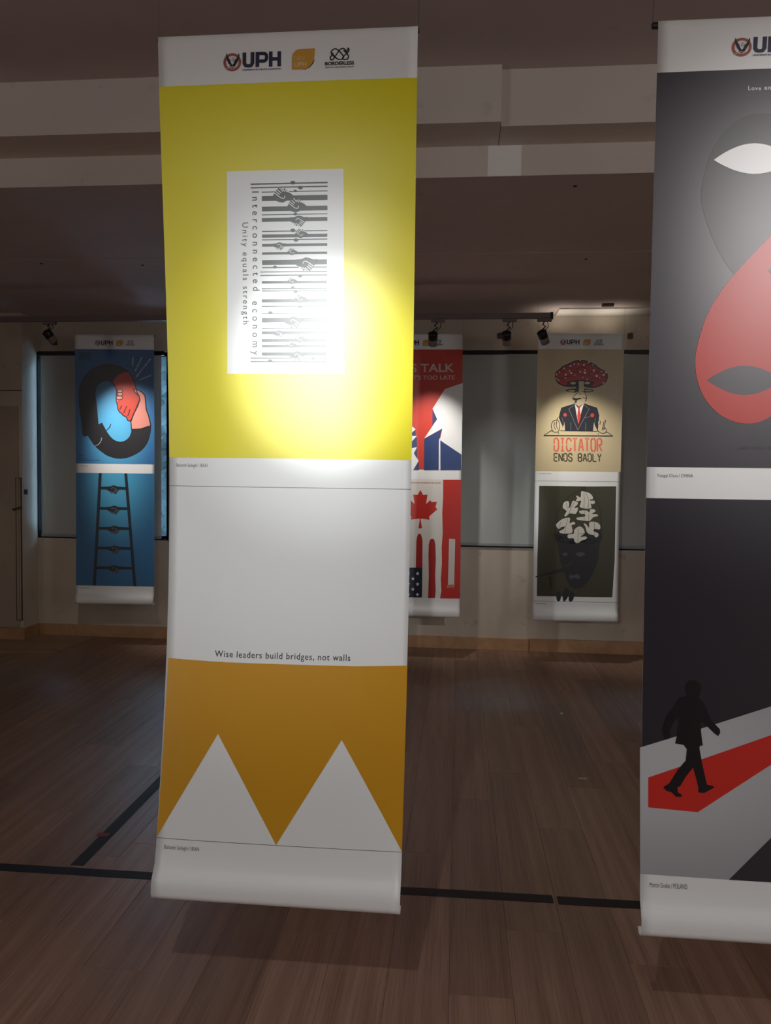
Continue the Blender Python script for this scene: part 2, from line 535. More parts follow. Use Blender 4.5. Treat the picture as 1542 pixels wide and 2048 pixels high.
# ------------------------------------------------------------------ track lights
def spot_fixture(mount, head, aim, power, size, blend, color, label, parent_name='track_spotlight', r=.030, lens_on=True):
    """mount: point on the rail/ceiling, head: centre of the back of the lamp body, aim: target point"""
    mount, head, aim = Vector(mount), Vector(head), Vector(aim)
    ax = (aim - head).normalized()
    e = empty(parent_name, mount)
    L = lambda p: Vector(p) - mount
    MB().box((-.045, -.014, -.020), (.045, .014, 0)).build('adapter', M['track'], e, bevel=.003)
    top = head + ax * .03
    mid = (mount + top) / 2 + Vector((.012, -.006, 0))
    MB().tube([(0, 0, -.018), L(mid + Vector((-.018, 0, .012))), L(mid), L(top + Vector((-.004, 0, r)))], .0045).build('stem', M['lamp_black'], e, smooth=True)
    MB().tube([(.02, 0, -.018), L((mount + top) / 2 + Vector((.03, 0, 0))), L(top + Vector((.012, 0, r * .9)))], .0025, 6).build('cable', M['lamp_black'], e, smooth=True)
    b = MB().lathe(L(head), ax, [(0, r * .55), (.006, r * .92), (.012, r), (.050, r), (.052, r * .96)], 22).build('lamp_body', M['lamp_black'], e, smooth=True)
    MB().lathe(L(head), ax, [(.008, r * 1.03), (.012, r * 1.06), (.016, r * 1.03)], 22).build('rim', M['lamp_black'], b, smooth=True)
    # open shroud in front of the body
    sh = MB().lathe(L(head), ax, [(.050, r * .93), (.092, r * .93), (.092, r * .86), (.056, r * .80)], 22, cap=False)
    sh.build('shroud', M['lamp_grey'], e, smooth=True)
    MB().lathe(L(head), ax, [(.053, r * .76), (.056, r * .74), (.058, r * .5)], 18).build('lens', M['lens'] if lens_on else M['lamp_grey'], e)
    if power:
        l = bpy.data.lights.new('bulb', 'SPOT')
        l.energy = power
        l.spot_size = math.radians(size)
        l.spot_blend = blend
        l.color = color
        l.shadow_soft_size = .02
        o = bpy.data.objects.new('bulb', l)
        link(o, e)
        o.location = L(head + ax * .097)
        o.rotation_euler = (-ax).to_track_quat('Z', 'Y').to_euler()
    return tag(e, label, 'spotlight', 'spotlights on ceiling tracks')


YT, ZT = 5.05, 2.370
rail = empty('track_rail', (-1.4, YT, ZT))
MB().box((-2.2, -.018, -.024), (1.965, .018, .010)).build('rail', M['track'], rail, bevel=.002)
MB().box((1.965, -.02, -.028), (1.982, .02, .012)).build('end_cap', M['lamp_black'], rail)
for xx in (-2.15, -.5, .2, .95):
    MB().lathe((xx, 0, .009), (0, 0, 1), [(0, .006), (ZLOW - ZT - .0085, .006)], 8).build('hanger', M['track'], rail)
tag(rail, 'long dark track rail hung below the lowered ceiling before the windows', 'track')

WARM = (1.0, 0.93, 0.84)
ZH = ZT - .024
SP = 62
spot_fixture((-2.79, YT, ZH), (-2.805, 5.02, 2.280), (-2.36, 5.60, 1.46), 64, SP, 1.0, (1.0, .95, .9), 'black track spotlight left of the blue handshake banner')
spot_fixture((-.150, YT, ZH), (-.181, 5.02, 2.258), (-.20, 5.55, 1.44), 38, SP, 1.0, (1.0, .95, .9), 'black track spotlight hanging before the top of the red banner')
spot_fixture((.309, YT, ZH), (.287, 5.01, 2.256), (.40, 5.93, 1.10), 6, SP, 1.0, (.95, .98, 1.0), 'black track spotlight between the red and beige banners, in front of the blind')
spot_fixture((.530, YT, ZH), (.505, 5.01, 2.262), (.95, 5.55, 1.36), 48, SP, 1.0, (1.0, .95, .88), 'black track spotlight at the upper left corner of the beige mushroom banner')
spot_fixture((-.92, YT, ZH), (-.93, 5.02, 2.27), (-.70, 5.93, 1.10), 6, SP, 1.0, (1.0, .95, .9), 'black track spotlight hidden behind the yellow banner')

# ------------------------------------------------------------------ banners
BW, BH = 0.60, 2.036
S1, S2, S3, S4 = 0.112, 0.969, 1.039, 1.896        # header / poster / strip / poster boundaries


class Banner:
    def __init__(self, x, y, ztop, rz, label, sag=0.01, curl=0.006, shear=0.0, ceil=ZLOW, peak=.5, rod=.003):
        self.sag, self.curl, self.shear, self.peak = sag, curl, shear, peak
        self.e = empty('hanging_banner', (x, y, ztop - BH), rz)
        tag(self.e, label, 'banner', 'printed poster banners hung in the gallery')
        self.us = [-BW / 2 + BW * i / 24 for i in range(25)]
        self.ss = [.02 + .05 * i for i in range(39)] + [1.955, 1.965, 1.975, 1.985, 1.995, 2.005]
        self.ss = sorted(set(round(s, 4) for s in self.ss if s < 2.006))
        e = self.e
        # sheet, with its pocket round the lower tube and over the upper rod
        prof = [('t', a) for a in (-60, -20, 20, 55, 90)]
        rt, rb = .009, .019
        rows = []
        for a in (200, 150, 120, 90, 60, 30):
            t = math.radians(a)
            rows.append(lambda u, t=t: self._top(u, rt, t))
        for s in self.ss:
            rows.append(lambda u, s=s: self.P(u, s))
        for a in range(0, 151, 15):
            t = math.radians(a)
            rows.append(lambda u, t=t: self._bot(u, rb, t))
        mb = MB()
        for fn in rows:
            for u in self.us: mb.v.append(tuple(fn(u)))
        n = len(self.us)
        for i in range(len(rows) - 1):
            for j in range(n - 1):
                mb.f.append((i * n + j, (i + 1) * n + j, (i + 1) * n + j + 1, i * n + j + 1))
        sh = mb.build('sheet', M['vinyl'], e, smooth=True)
        so = sh.modifiers.new('thickness', 'SOLIDIFY')
        so.thickness, so.offset = .0006, -1
        MB().lathe((-BW / 2 - rod, rt, BH - rt), (1, 0, 0), [(0, .004), (.002, .007), (BW + 2 * rod - .002, .007), (BW + 2 * rod, .004)], 14).build('top_rod', M['rod'], e, smooth=True)
        MB().lathe((-BW / 2 + shear + .010, 0, rb), (1, 0, 0), [(0, .0175), (BW - .020, .0175)], 20).build('bottom_tube', M['vinyl'], e, smooth=True)
        up = ceil - (ztop - BH)
        for sx in (-1, 1):
            MB().tube([(sx * (BW / 2 + rod - .002), rt, BH - rt), (sx * (BW / 2 + rod - .002), rt, (BH + up) / 2), (sx * (BW / 2 + rod - .002), rt, up)], .0005, 6).build('cord', M['cord'], e)

    def dep(self, u, s):
        t = min(max(s / 1.99, 0), 1)
        g = math.sin(PI * t ** (math.log(.5) / math.log(self.peak)))
        d = self.sag * g + self.curl * g * abs(2 * u / BW) ** 3
        if s > 1.945:
            q = min((s - 1.945) / .055, 1)
            d = d * (1 - q) - .019 * q * q * (3 - 2 * q)
        return d

    def P(self, u, s, off=0.0):
        return Vector((u + self.shear * s / BH, self.dep(u, s) - off, BH - s))

    def _top(self, u, r, t):
        # t = 0 at the front of the rod, 90 deg on top
        return Vector((u, r - r * math.cos(t), BH - .0105 + (r + .0015) * math.sin(t) - .0))

    def _bot(self, u, r, t):
        return Vector((u + self.shear, -r * math.cos(t), .019 - r * math.sin(t)))

    def decal(self, name, mat, layer, polys, parent=None, kind=None):
        """polys: list of (u, s) outlines or (verts, faces) tuples laid on the sheet"""
        if kind == 'split':
            return [self.decal(name, mat, layer, [p], parent) for p in polys]
        bm = bmesh.new()
        for p in polys:
            if isinstance(p, tuple):
                vs = [bm.verts.new((a, b2, 0)) for a, b2 in p[0]]
                for f in p[1]:
                    try: bm.faces.new([vs[i] for i in f])
                    except ValueError: pass
            else:
                vs = [bm.verts.new((a, b2, 0)) for a, b2 in p]
                try: bm.faces.new(vs)
                except ValueError: pass
        for f in bm.faces: f.normal_update()
        bmesh.ops.triangulate(bm, faces=[f for f in bm.faces if len(f.verts) > 4], ngon_method='EAR_CLIP')
        for f in bm.faces:
            f.normal_update()
        if bm.verts:
            lo = [min(v.co[i] for v in bm.verts) for i in (0, 1)]
            hi = [max(v.co[i] for v in bm.verts) for i in (0, 1)]
            for i, lines in ((0, self.us), (1, self.ss)):
                for g in lines:
                    if lo[i] + 1e-4 < g < hi[i] - 1e-4:
                        pl = (g, 0, 0) if i == 0 else (0, g, 0)
                        bmesh.ops.bisect_plane(bm, geom=bm.verts[:] + bm.edges[:] + bm.faces[:], dist=1e-6, plane_co=pl, plane_no=(1, 0, 0) if i == 0 else (0, 1, 0))
        uvl = bm.loops.layers.uv.new('sheet')
        for f in bm.faces:
            f.normal_update()
            if f.normal.z > 0: f.normal_flip()
            f.smooth = True
            for lp in f.loops:
                lp[uvl].uv = (lp.vert.co.x / BW + .5, lp.vert.co.y / BH)
        off = .00035 * (layer + 1)
        for v in bm.verts:
            v.co = self.P(v.co.x, v.co.y, off)
        for f in bm.faces:
            f.normal_update()
            if f.normal.y > 0: f.normal_flip()
        me = bpy.data.meshes.new(name)
        bm.to_mesh(me); bm.free()
        me.materials.append(mat)
        o = link(bpy.data.objects.new(name, me), parent or self.e)
        if kind: o['kind'] = kind
        return o


# -------- 2D drawing helpers (shapes in poster drawing units, then mapped onto the sheet)
def homography(src, dst):
    import numpy as np
    A = []
    for (x0, y0), (u, v) in zip(src, dst):
        A.append([x0, y0, 1, 0, 0, 0, -u * x0, -u * y0, -u])
        A.append([0, 0, 0, x0, y0, 1, -v * x0, -v * y0, -v])
    h = np.linalg.svd(np.array(A, float))[2][-1].reshape(3, 3)

    def fn(p):
        w = h[2, 0] * p[0] + h[2, 1] * p[1] + h[2, 2]
        return ((h[0, 0] * p[0] + h[0, 1] * p[1] + h[0, 2]) / w, (h[1, 0] * p[0] + h[1, 1] * p[1] + h[1, 2]) / w)
    return fn


def sheet_map(corners, s0, s1):
    """drawing corners (tl, tr, br, bl) of a poster -> sheet coordinates"""
    return homography(corners, [(-BW / 2, s0), (BW / 2, s0), (BW / 2, s1), (-BW / 2, s1)])


def ell(cx, cy, rx, ry=None, n=20, a0=0.0):
    ry = rx if ry is None else ry
    return [(cx + rx * math.cos(2 * PI * i / n + a0), cy + ry * math.sin(2 * PI * i / n + a0)) for i in range(n)]


def smooth(pts, n=4, closed=True):
    out = []
    k = len(pts)
    rng = range(k) if closed else range(k - 1)
    for i in rng:
        if closed:
            p0, p1, p2, p3 = pts[(i - 1) % k], pts[i], pts[(i + 1) % k], pts[(i + 2) % k]
        else:
            p0, p1, p2, p3 = pts[max(i - 1, 0)], pts[i], pts[i + 1], pts[min(i + 2, k - 1)]
        for j in range(n):
            t = j / n
            out.append(tuple(.5 * (2 * p1[a] + (p2[a] - p0[a]) * t + (2 * p0[a] - 5 * p1[a] + 4 * p2[a] - p3[a]) * t * t + (3 * p1[a] - p0[a] - 3 * p2[a] + p3[a]) * t ** 3) for a in (0, 1)))
    if not closed: out.append(pts[-1])
    return out


def stroke(pts, w, rnd=True):
    out = []
    for i in range(len(pts) - 1):
        a, b2 = pts[i], pts[i + 1]
        dx, dy = b2[0] - a[0], b2[1] - a[1]
        l = math.hypot(dx, dy) or 1
        nx, ny = -dy / l * w / 2, dx / l * w / 2
        out.append([(a[0] + nx, a[1] + ny), (b2[0] + nx, b2[1] + ny), (b2[0] - nx, b2[1] - ny), (a[0] - nx, a[1] - ny)])
    if rnd and len(pts) > 2:
        for p in pts[1:-1]: out.append(ell(p[0], p[1], w / 2, n=8))
    return out


def ring(cx, cy, ro, ri, n=32):
    out = []
    for i in range(n):
        a, b2 = 2 * PI * i / n, 2 * PI * (i + 1) / n
        out.append([(cx + ro * math.cos(a), cy + ro * math.sin(a)), (cx + ro * math.cos(b2), cy + ro * math.sin(b2)), (cx + ri * math.cos(b2), cy + ri * math.sin(b2)), (cx + ri * math.cos(a), cy + ri * math.sin(a))])
    return out


_txt = {}


def text2d(s, bold=0.0, space=1.0):
    """glyph triangles of a line of text scaled to the unit box (y up)"""
    key = (s, bold, space)
    if key not in _txt:
        c = bpy.data.curves.new('glyphs', 'FONT')
        c.body = s
        c.offset = bold
        c.space_character = space
        c.resolution_u = 4
        c.fill_mode = 'FRONT'
        o = bpy.data.objects.new('glyphs', c)
        me = o.to_mesh()
        vs = [(v.co.x, v.co.y) for v in me.vertices]
        fs = [tuple(p.vertices) for p in me.polygons]
        o.to_mesh_clear()
        bpy.data.objects.remove(o)
        bpy.data.curves.remove(c)
        x0 = min(v[0] for v in vs); x1 = max(v[0] for v in vs)
        y0 = min(v[1] for v in vs); y1 = max(v[1] for v in vs)
        _txt[key] = ([((v[0] - x0) / (x1 - x0), (v[1] - y0) / (y1 - y0)) for v in vs], fs)
    return _txt[key]


def text_quad(s, tl, tr, bl, bold=0.0, space=1.0):
    vs, fs = text2d(s, bold, space)
    out = []
    for a, b2 in vs:
        t = 1 - b2
        out.append((tl[0] + (tr[0] - tl[0]) * a + (bl[0] - tl[0]) * t, tl[1] + (tr[1] - tl[1]) * a + (bl[1] - tl[1]) * t))
    return (out, fs)


def fine_print(a, b2, h, n, seed=1):
    """row of illegible small print"""
    rng = random.Random(seed)
    out = []
    t = 0.0
    while t < 1:
        w = rng.uniform(.5, 1.5) / n
        e = min(t + w * .72, 1)
        p = (a[0] + (b2[0] - a[0]) * t, a[1] + (b2[1] - a[1]) * t); q = (a[0] + (b2[0] - a[0]) * e, a[1] + (b2[1] - a[1]) * e)
        out += stroke([p, q], h * rng.uniform(.6, 1))
        t += w
    return out


def mapped(fn, shapes):
    out = []
    for p in shapes:
        if isinstance(p, tuple): out.append(([fn(q) for q in p[0]], p[1]))
        else: out.append([fn(q) for q in p])
    return out


def zoomer(x0, y0, k):
    return lambda pts: [(x0 + a / k, y0 + b2 / k) for a, b2 in pts]


def zall(z, shapes):
    return [(z(p[0]), p[1]) if isinstance(p, tuple) else z(p) for p in shapes]


HS_D = [(-.5, .40), (-.33, -.11), (-.22, -.33), (-.11, -.5), (.04, -.34), (.13, -.42), (.34, -.11), (.5, .07), (.5, .37), (.22, .40), (.02, .53), (-.13, .49), (-.31, .38)]
HS_L = [[(-.33, -.1), (-.05, .22), (.06, .27), (.12, .2), (.13, .08)], [(-.27, -.2), (-.1, .0)], [(-.2, -.32), (-.04, -.1)], [(-.11, -.45), (.04, -.2)],
        [(.03, -.33), (.15, -.18)], [(.14, -.36), (.24, -.15)], [(.25, -.22), (.33, -.12)]]


def handshake(cx, cy, w, h, down=False, lw=.035):
    """clasped hands on a bar: dark outline and light finger lines"""
    k = -1 if down else 1
    T = lambda p: (cx + k * p[0] * w, cy + k * p[1] * h)
    dark = [T(p) for p in HS_D]
    light = []
    for l in HS_L: light += stroke([T(p) for p in l], lw * w)
    return dark, light


BLACK = (0.012, 0.011, 0.013)
INKBAR = (0.022, 0.020, 0.023)
WHITE = (0.80, 0.80, 0.79)
NAVY = (0.018, 0.018, 0.055)


def header_print(b):
    """row of three logos on the white header"""
    H = sheet_map([(316, 68), (836, 50), (834, 155), (320, 167)], 0.0, S1)
    z = zoomer(430, 80, 5.14)
    Z = lambda shapes: mapped(H, zall(z, shapes))
    root = b.decal('header_print', ink((.33, .09, .06)), 1, Z(ring(172, 217, 90, 64)))
    b.decal('emblem_disc', ink((.72, .70, .69)), 0, Z([ell(172, 217, 66)]), root)
    wings = [[(112, 125), (128, 165), (150, 195), (158, 225), (170, 240), (160, 252), (135, 232), (118, 195), (108, 160)],
             [(238, 125), (226, 165), (196, 200), (186, 235), (178, 262), (196, 262), (214, 235), (236, 190), (244, 155)],
             [(150, 205), (172, 248), (200, 215), (196, 265), (172, 278), (150, 262)]]
    b.decal('emblem_eagle', ink((.018, .017, .04)), 2, Z(wings), root, kind='stuff')
    b.decal('emblem_ribbon', ink((.55, .45, .38)), 3, Z(stroke([(105, 290), (135, 270), (172, 262), (215, 268)], 8) + [ell(182, 190, 12, 22)]), root, kind='stuff')
    U = [[(275, 122), (312, 121), (312, 225), (322, 238), (348, 238), (358, 225), (358, 119), (395, 117), (395, 232), (372, 268), (334, 273), (297, 268), (276, 236)],
         [(408, 117), (446, 116), (446, 268), (408, 269)],
         [(544, 113), (580, 113), (580, 265), (544, 266)], [(632, 112), (668, 111), (668, 262), (632, 263)], [(578, 170), (634, 169), (634, 204), (578, 205)]]
    pb = stroke([(440, 133), (500, 132), (516, 145), (521, 170), (514, 196), (498, 208), (440, 209)], 33)
    b.decal('lettering', ink(NAVY), 1, Z(U + pb), root, kind='split')
    b.decal('small_lettering', ink(NAVY), 1, Z([text_quad('UNIVERSITAS PELITA HARAPAN', (275, 287), (668, 277), (275, 304), .012)]), root, kind='split')
    leaf = [(1015, 85), (1012, 150), (1002, 200), (980, 245), (945, 280), (905, 297), (780, 297), (780, 180), (790, 140), (812, 110), (845, 92)]
    b.decal('leaf_shadow', ink((.05, .05, .07)), 0, Z([[(1018, 185), (1000, 235), (965, 275), (915, 300), (900, 292), (980, 240)]]), root)  # dark blue sliver at the leaf's lower right
    b.decal('leaf_logo', ink((.60, .30, .035)), 1, Z([smooth(leaf[1:6], 3, False) + leaf[6:7] + smooth(leaf[7:], 3, False) + leaf[:1]]), root)
    b.decal('leaf_lettering', ink((.74, .56, .32)), 2, Z([text_quad('DKV', (805, 168), (915, 164), (805, 210), -.012), text_quad('UPH', (803, 224), (928, 220), (803, 270), .02)]), root, kind='split')
    k = []
    k += stroke(smooth([(1180, 205), (1175, 175), (1200, 160), (1250, 195), (1290, 198), (1310, 175), (1290, 140), (1240, 95), (1200, 100), (1182, 130), (1195, 160)], 4, False), 11)
    k += stroke(smooth([(1180, 205), (1205, 195), (1250, 130), (1280, 95), (1315, 90), (1340, 120), (1360, 85), (1365, 115), (1330, 150), (1300, 190), (1340, 200), (1362, 175), (1345, 140), (1310, 105)], 4, False), 11)
    k += stroke(smooth([(1195, 130), (1215, 165), (1240, 190)], 3, False), 10)
    b.decal('knot_logo', ink(BLACK), 1, Z(k), root)
    b.decal('lettering', ink(BLACK), 1, Z([text_quad('BORDERLESS', (1120, 223), (1420, 215), (1120, 260), .03)]), root, kind='split')
    b.decal('small_lettering', ink(BLACK), 1, Z([text_quad('GRAPHIC DESIGNERS GROUP', (1122, 272), (1418, 264), (1122, 287))]), root, kind='split')
    return root


def rect_s(s0, s1, u0=-BW / 2, u1=BW / 2):
    return [(u0, s0), (u1, s0), (u1, s1), (u0, s1)]


def rule(b, s, parent=None, u0=-BW / 2, u1=BW / 2, h=.0012):
    return b.decal('rule_line', ink((.10, .11, .11)), 0, [rect_s(s - h / 2, s + h / 2, u0, u1)], parent)


# ================================================================== banner 1: yellow barcode / orange
YELLOW = (0.76, 0.66, 0.008)
ORANGE = (0.60, 0.285, 0.010)
B1 = Banner(-0.408, 1.763, 2.330, 0.0, 'large near banner with yellow barcode poster above white and orange triangle poster', sag=.066, curl=.022, shear=-.011, ceil=ZTOP, peak=.56)
header_print(B1)
pA = B1.decal('upper_poster', ink(YELLOW), 0, [rect_s(S1, S2)])
HA = sheet_map([(320, 167), (834, 155), (815, 919), (333, 912)], S1, S2)
B1.decal('white_card', ink(WHITE), 1, mapped(HA, [[(455, 340), (687, 337), (685, 747), (453, 746)]]), pA)
zb, zc = zoomer(440, 320, 5.931), zoomer(440, 540, 5.931)
bars, hands, lines = [], [], []
for z, rows in ((zb, [(370, 1275, 275, 264, 16), (370, 1275, 318, 308, 14), (500, 1275, 371, 362, 10), (500, 1272, 447, 440, 60), (500, 1270, 572, 565, 55), (498, 1270, 641, 634, 10), (498, 1268, 702, 695, 45), (498, 1268, 838, 833, 12), (498, 1266, 894, 889, 38), (498, 1266, 938, 934, 12), (498, 1263, 1003, 999, 32), (497, 1262, 1100, 1097, 27), (497, 1258, 1208, 1205, 58), (497, 1256, 1268, 1266, 12)]),
                (zc, [(475, 1260, 15, 12, 10), (475, 1260, 56, 55, 14), (493, 1257, 138, 137, 30), (493, 1257, 214, 214, 12), (493, 1257, 240, 240, 12), (490, 1255, 358, 358, 38), (490, 1255, 424, 424, 14), (488, 1250, 510, 510, 10), (490, 1250, 588, 588, 52), (488, 1250, 686, 686, 12), (488, 1248, 737, 738, 34), (488, 1246, 829, 830, 36), (488, 1245, 896, 899, 28), (487, 1244, 990, 992, 40), (355, 1242, 1037, 1042, 12), (355, 1242, 1079, 1085, 12)])):
    for x0, x1, y0, y1, t in rows:
        bars.append(z([(x0, y0 - t / 2), (x1, y1 - t / 2), (x1, y1 + t / 2), (x0, y0 + t / 2)]))
for z, hs in ((zb, [(738, 402, 270, 180, 0), (900, 525, 250, 170, 0), (930, 722, 215, 130, 1), (955, 862, 170, 110, 0), (700, 1018, 150, 92, 1), (850, 1078, 135, 82, 0), (1015, 1240, 270, 170, 1)]),
              (zc, [(845, 118, 130, 80, 0), (942, 330, 165, 105, 0), (862, 622, 230, 145, 1), (690, 758, 145, 88, 1), (935, 805, 150, 100, 0), (832, 876, 130, 82, 0), (902, 1022, 190, 120, 1)])):
    for cx, cy, w, h, dn in hs:
        d, l = handshake(cx, cy, w, h, dn)
        hands.append(z(d)); lines += zall(z, l)
for z, ds in ((zb, [(868, 262, 26), (955, 322, 24), (895, 360, 17), (893, 634, 19), (862, 828, 25), (897, 943, 24), (648, 1262, 21)]),
              (zc, [(943, 65, 22), (855, 204, 21), (888, 250, 21), (940, 432, 22), (590, 500, 22), (1150, 692, 19), (585, 1070, 22), (1090, 1046, 18)])):
    for cx, cy, r in ds: hands.append(z(ell(cx, cy, r * 1.15, r * .85, 10)))
B1.decal('barcode_bar', ink(INKBAR), 2, mapped(HA, bars), pA, kind='split')
B1.decal('handshake', ink(INKBAR), 3, mapped(HA, hands), pA, kind='split')
B1.decal('finger_lines', ink(WHITE), 4, mapped(HA, lines), pA, kind='stuff')
B1.decal('lettering', ink(INKBAR), 2, mapped(HA, [text_quad('Interconnected', (518.4, 381), (518.4, 580), (505, 381), .012, 1.75), text_quad('economy', (513, 601), (513, 709), (499, 601), .012, 1.75),
                                                  text_quad('Unity equals strength', (496.5, 443), (496.5, 647), (481.3, 443), .004, 1.35)]), pA)
st = B1.decal('credit_strip', ink((.14, .15, .15)), 0, mapped(homography([(333, 912), (815, 919), (813, 983), (332, 972)], [(-BW / 2, S2), (BW / 2, S2), (BW / 2, S3), (-BW / 2, S3)]), [text_quad('Bahareh Sadeghi / IRAN', (347, 924.5), (410, 925.8), (347, 934))]))
rule(B1, S3)
HB = sheet_map([(332, 972), (813, 983), (802, 1712), (316, 1680)], S3, S4)
pB = B1.decal('lower_poster', ink(ORANGE), 0, mapped(HB, [[(328.5, 1323), (450, 1330), (600, 1336), (700, 1340), (808, 1342.5), (802, 1711), (680, 1488), (553.5, 1695), (434, 1474), (316.5, 1678)]]))
B1.decal('lettering', ink((.03, .03, .033)), 0, mapped(HB, [text_quad('Wise leaders build bridges, not walls', (425.7, 1306), (695.5, 1316.5), (425.2, 1323), .006, 1.12)]), pB, kind='split')
rule(B1, S4)
B1.decal('credit_strip', ink((.12, .13, .13)), 0, mapped(homography([(316, 1680), (802, 1712), (802, 1832), (307, 1795)], [(-BW / 2, S4), (BW / 2, S4), (BW / 2, BH), (-BW / 2, BH)]), [text_quad('Bahareh Sadeghi / IRAN', (331.5, 1693), (400.5, 1698), (331, 1703))]))

# ================================================================== banner 2: grey face / red carpet
B2 = Banner(0.714, 1.762, 2.319, 0.0, 'near banner at the right edge with grey and red face poster above red carpet poster', sag=.014, curl=.008, shear=.015, ceil=ZTOP, rod=.012)
header_print(B2)
RC = [(1316, 37), (1907, 12), (1902, 121), (1314, 141), (1294, 931), (1868, 938), (1866, 1005), (1293, 997), (1282, 1752), (1843, 1786)]
HC = sheet_map([RC[3], RC[2], RC[5], RC[4]], S1, S2)
pC = B2.decal('upper_poster', ink_radial('grey_blend_print', (.16, .148, .155), (.038, .033, .043), .5, .24, .50, .20), 0, [rect_s(S1, S2)])  # grey ground, lighter towards the middle
head_pts = [(1525, 222), (1490, 228), (1455, 252), (1428, 290), (1411, 335), (1403, 380), (1406, 410), (1420, 455), (1440, 500), (1470, 544), (1530, 600), (1590, 540), (1625, 480), (1642, 430), (1648, 380), (1640, 330), (1618, 280), (1585, 242), (1555, 227)]
B2.decal('dark_face', ink_radial('face_blend_print', (.062, .056, .060), (.027, .024, .027), .36, .24, .34, .13), 1, mapped(HC, [smooth(head_pts)]), pC)
red_pts = [(1470, 543), (1440, 582), (1415, 625), (1397, 680), (1391, 720), (1397, 762), (1415, 800), (1447, 830), (1492, 844), (1535, 834), (1572, 800), (1592, 755), (1598, 700), (1600, 640), (1640, 590), (1690, 520), (1700, 440), (1660, 390), (1610, 410), (1560, 450), (1520, 490)]
B2.decal('red_face', ink((.44, .030, .018)), 2, mapped(HC, [smooth(red_pts)]), pC)


def lens_shape(x0, x1, yc0, yt, yb2, n=14):
    up = [(x0 + (x1 - x0) * i / n, yc0 + (yt - yc0) * math.sin(PI * i / n) ** .9) for i in range(n + 1)]
    dn = [(x1 + (x0 - x1) * i / n, yc0 + (yb2 - yc0) * math.sin(PI * i / n) ** .9) for i in range(1, n)]
    return up + dn


B2.decal('white_eye', ink(WHITE), 3, mapped(HC, [lens_shape(1428, 1592, 315, 282, 343)]), pC)
B2.decal('dark_eye', ink((.062, .056, .068)), 3, mapped(HC, [lens_shape(1415, 1566, 756, 727, 786), lens_shape(1537, 1640, 536, 512, 560)]), pC, kind='split')
B2.decal('lettering', ink((.62, .60, .60)), 1, mapped(HC, [text_quad('Love', (1496.5, 168), (1522.5, 168.3), (1496.5, 176.5), .02, 1.2), text_quad('em', (1529, 169.5), (1546, 169.3), (1529, 176), .02, 1.2)]), pC, kind='split')
B2.decal('small_lettering', ink((.025, .02, .03)), 1, mapped(HC, fine_print((1476, 893), (1660, 894), 7, 30, 4)), pC, kind='split')
HD = sheet_map([RC[7], RC[6], RC[9], RC[8]], S3, S4)
B2.decal('credit_strip', ink((.07, .07, .08)), 0, mapped(homography([RC[4], RC[5], RC[6], RC[7]], [(-BW / 2, S2), (BW / 2, S2), (BW / 2, S3), (-BW / 2, S3)]), [text_quad('Yongqi Chou / CHINA', (1315, 945.5), (1388, 946.5), (1315, 954.5))]))
pD = B2.decal('lower_poster', ink((.022, .019, .027)), 0, [rect_s(S3, S4)])
zr = zoomer(1260, 1340, 3.532)
ZD = lambda shapes: mapped(HD, zall(zr, shapes))
B2.decal('grey_floor', ink_radial('floor_blend_print', (.50, .50, .52), (.33, .33, .35), .0, .80, 1.1, .16), 1, ZD([[(77, 568), (996, 274), (2060, -80), (2055, 1578), (1500, 1548), (77, 1455)]]), pD)
B2.decal('red_carpet', ink((.58, .022, .014)), 2, ZD([[(135, 778), (996, 478), (2058, 110), (2058, 70), (2058, 180), (996, 690), (485, 1020), (135, 988)]]), pD)
B2.decal('dark_wedge', ink((.030, .027, .036)), 2, ZD([[(705, 1496), (996, 1210), (1500, 720), (2055, 360), (2055, 1578)]]), pD)
man = [(410, 195), (350, 215), (320, 270), (265, 340), (250, 390), (236, 440), (245, 490), (265, 510), (290, 495), (285, 450), (310, 390), (348, 345), (350, 420), (325, 535), (385, 545), (408, 575), (400, 655), (340, 725), (285, 815), (240, 845), (262, 870), (300, 880), (330, 912), (372, 912), (370, 895), (345, 880), (340, 845), (360, 838), (400, 770), (452, 705), (470, 770), (490, 850), (487, 880), (530, 884), (600, 847), (598, 836), (550, 825), (535, 760), (515, 670), (497, 570), (500, 550), (520, 550), (508, 450), (505, 370), (560, 420), (600, 460), (630, 482), (645, 455), (640, 430), (580, 370), (550, 300), (530, 250), (490, 210), (500, 185), (510, 158), (505, 120), (480, 92), (452, 82), (420, 92), (400, 118), (398, 155)]
B2.decal('walking_man', ink((.006, .005, .008)), 3, ZD([man]), pD)
B2.decal('credit_strip', ink((.07, .07, .08)), 0, mapped(homography([RC[8], RC[9], (1840, 1900), (1279, 1870)], [(-BW / 2, S4), (BW / 2, S4), (BW / 2, BH), (-BW / 2, BH)]), [text_quad('Marcin Grabia / POLAND', (1302, 1768.5), (1382, 1773), (1302, 1778))]))

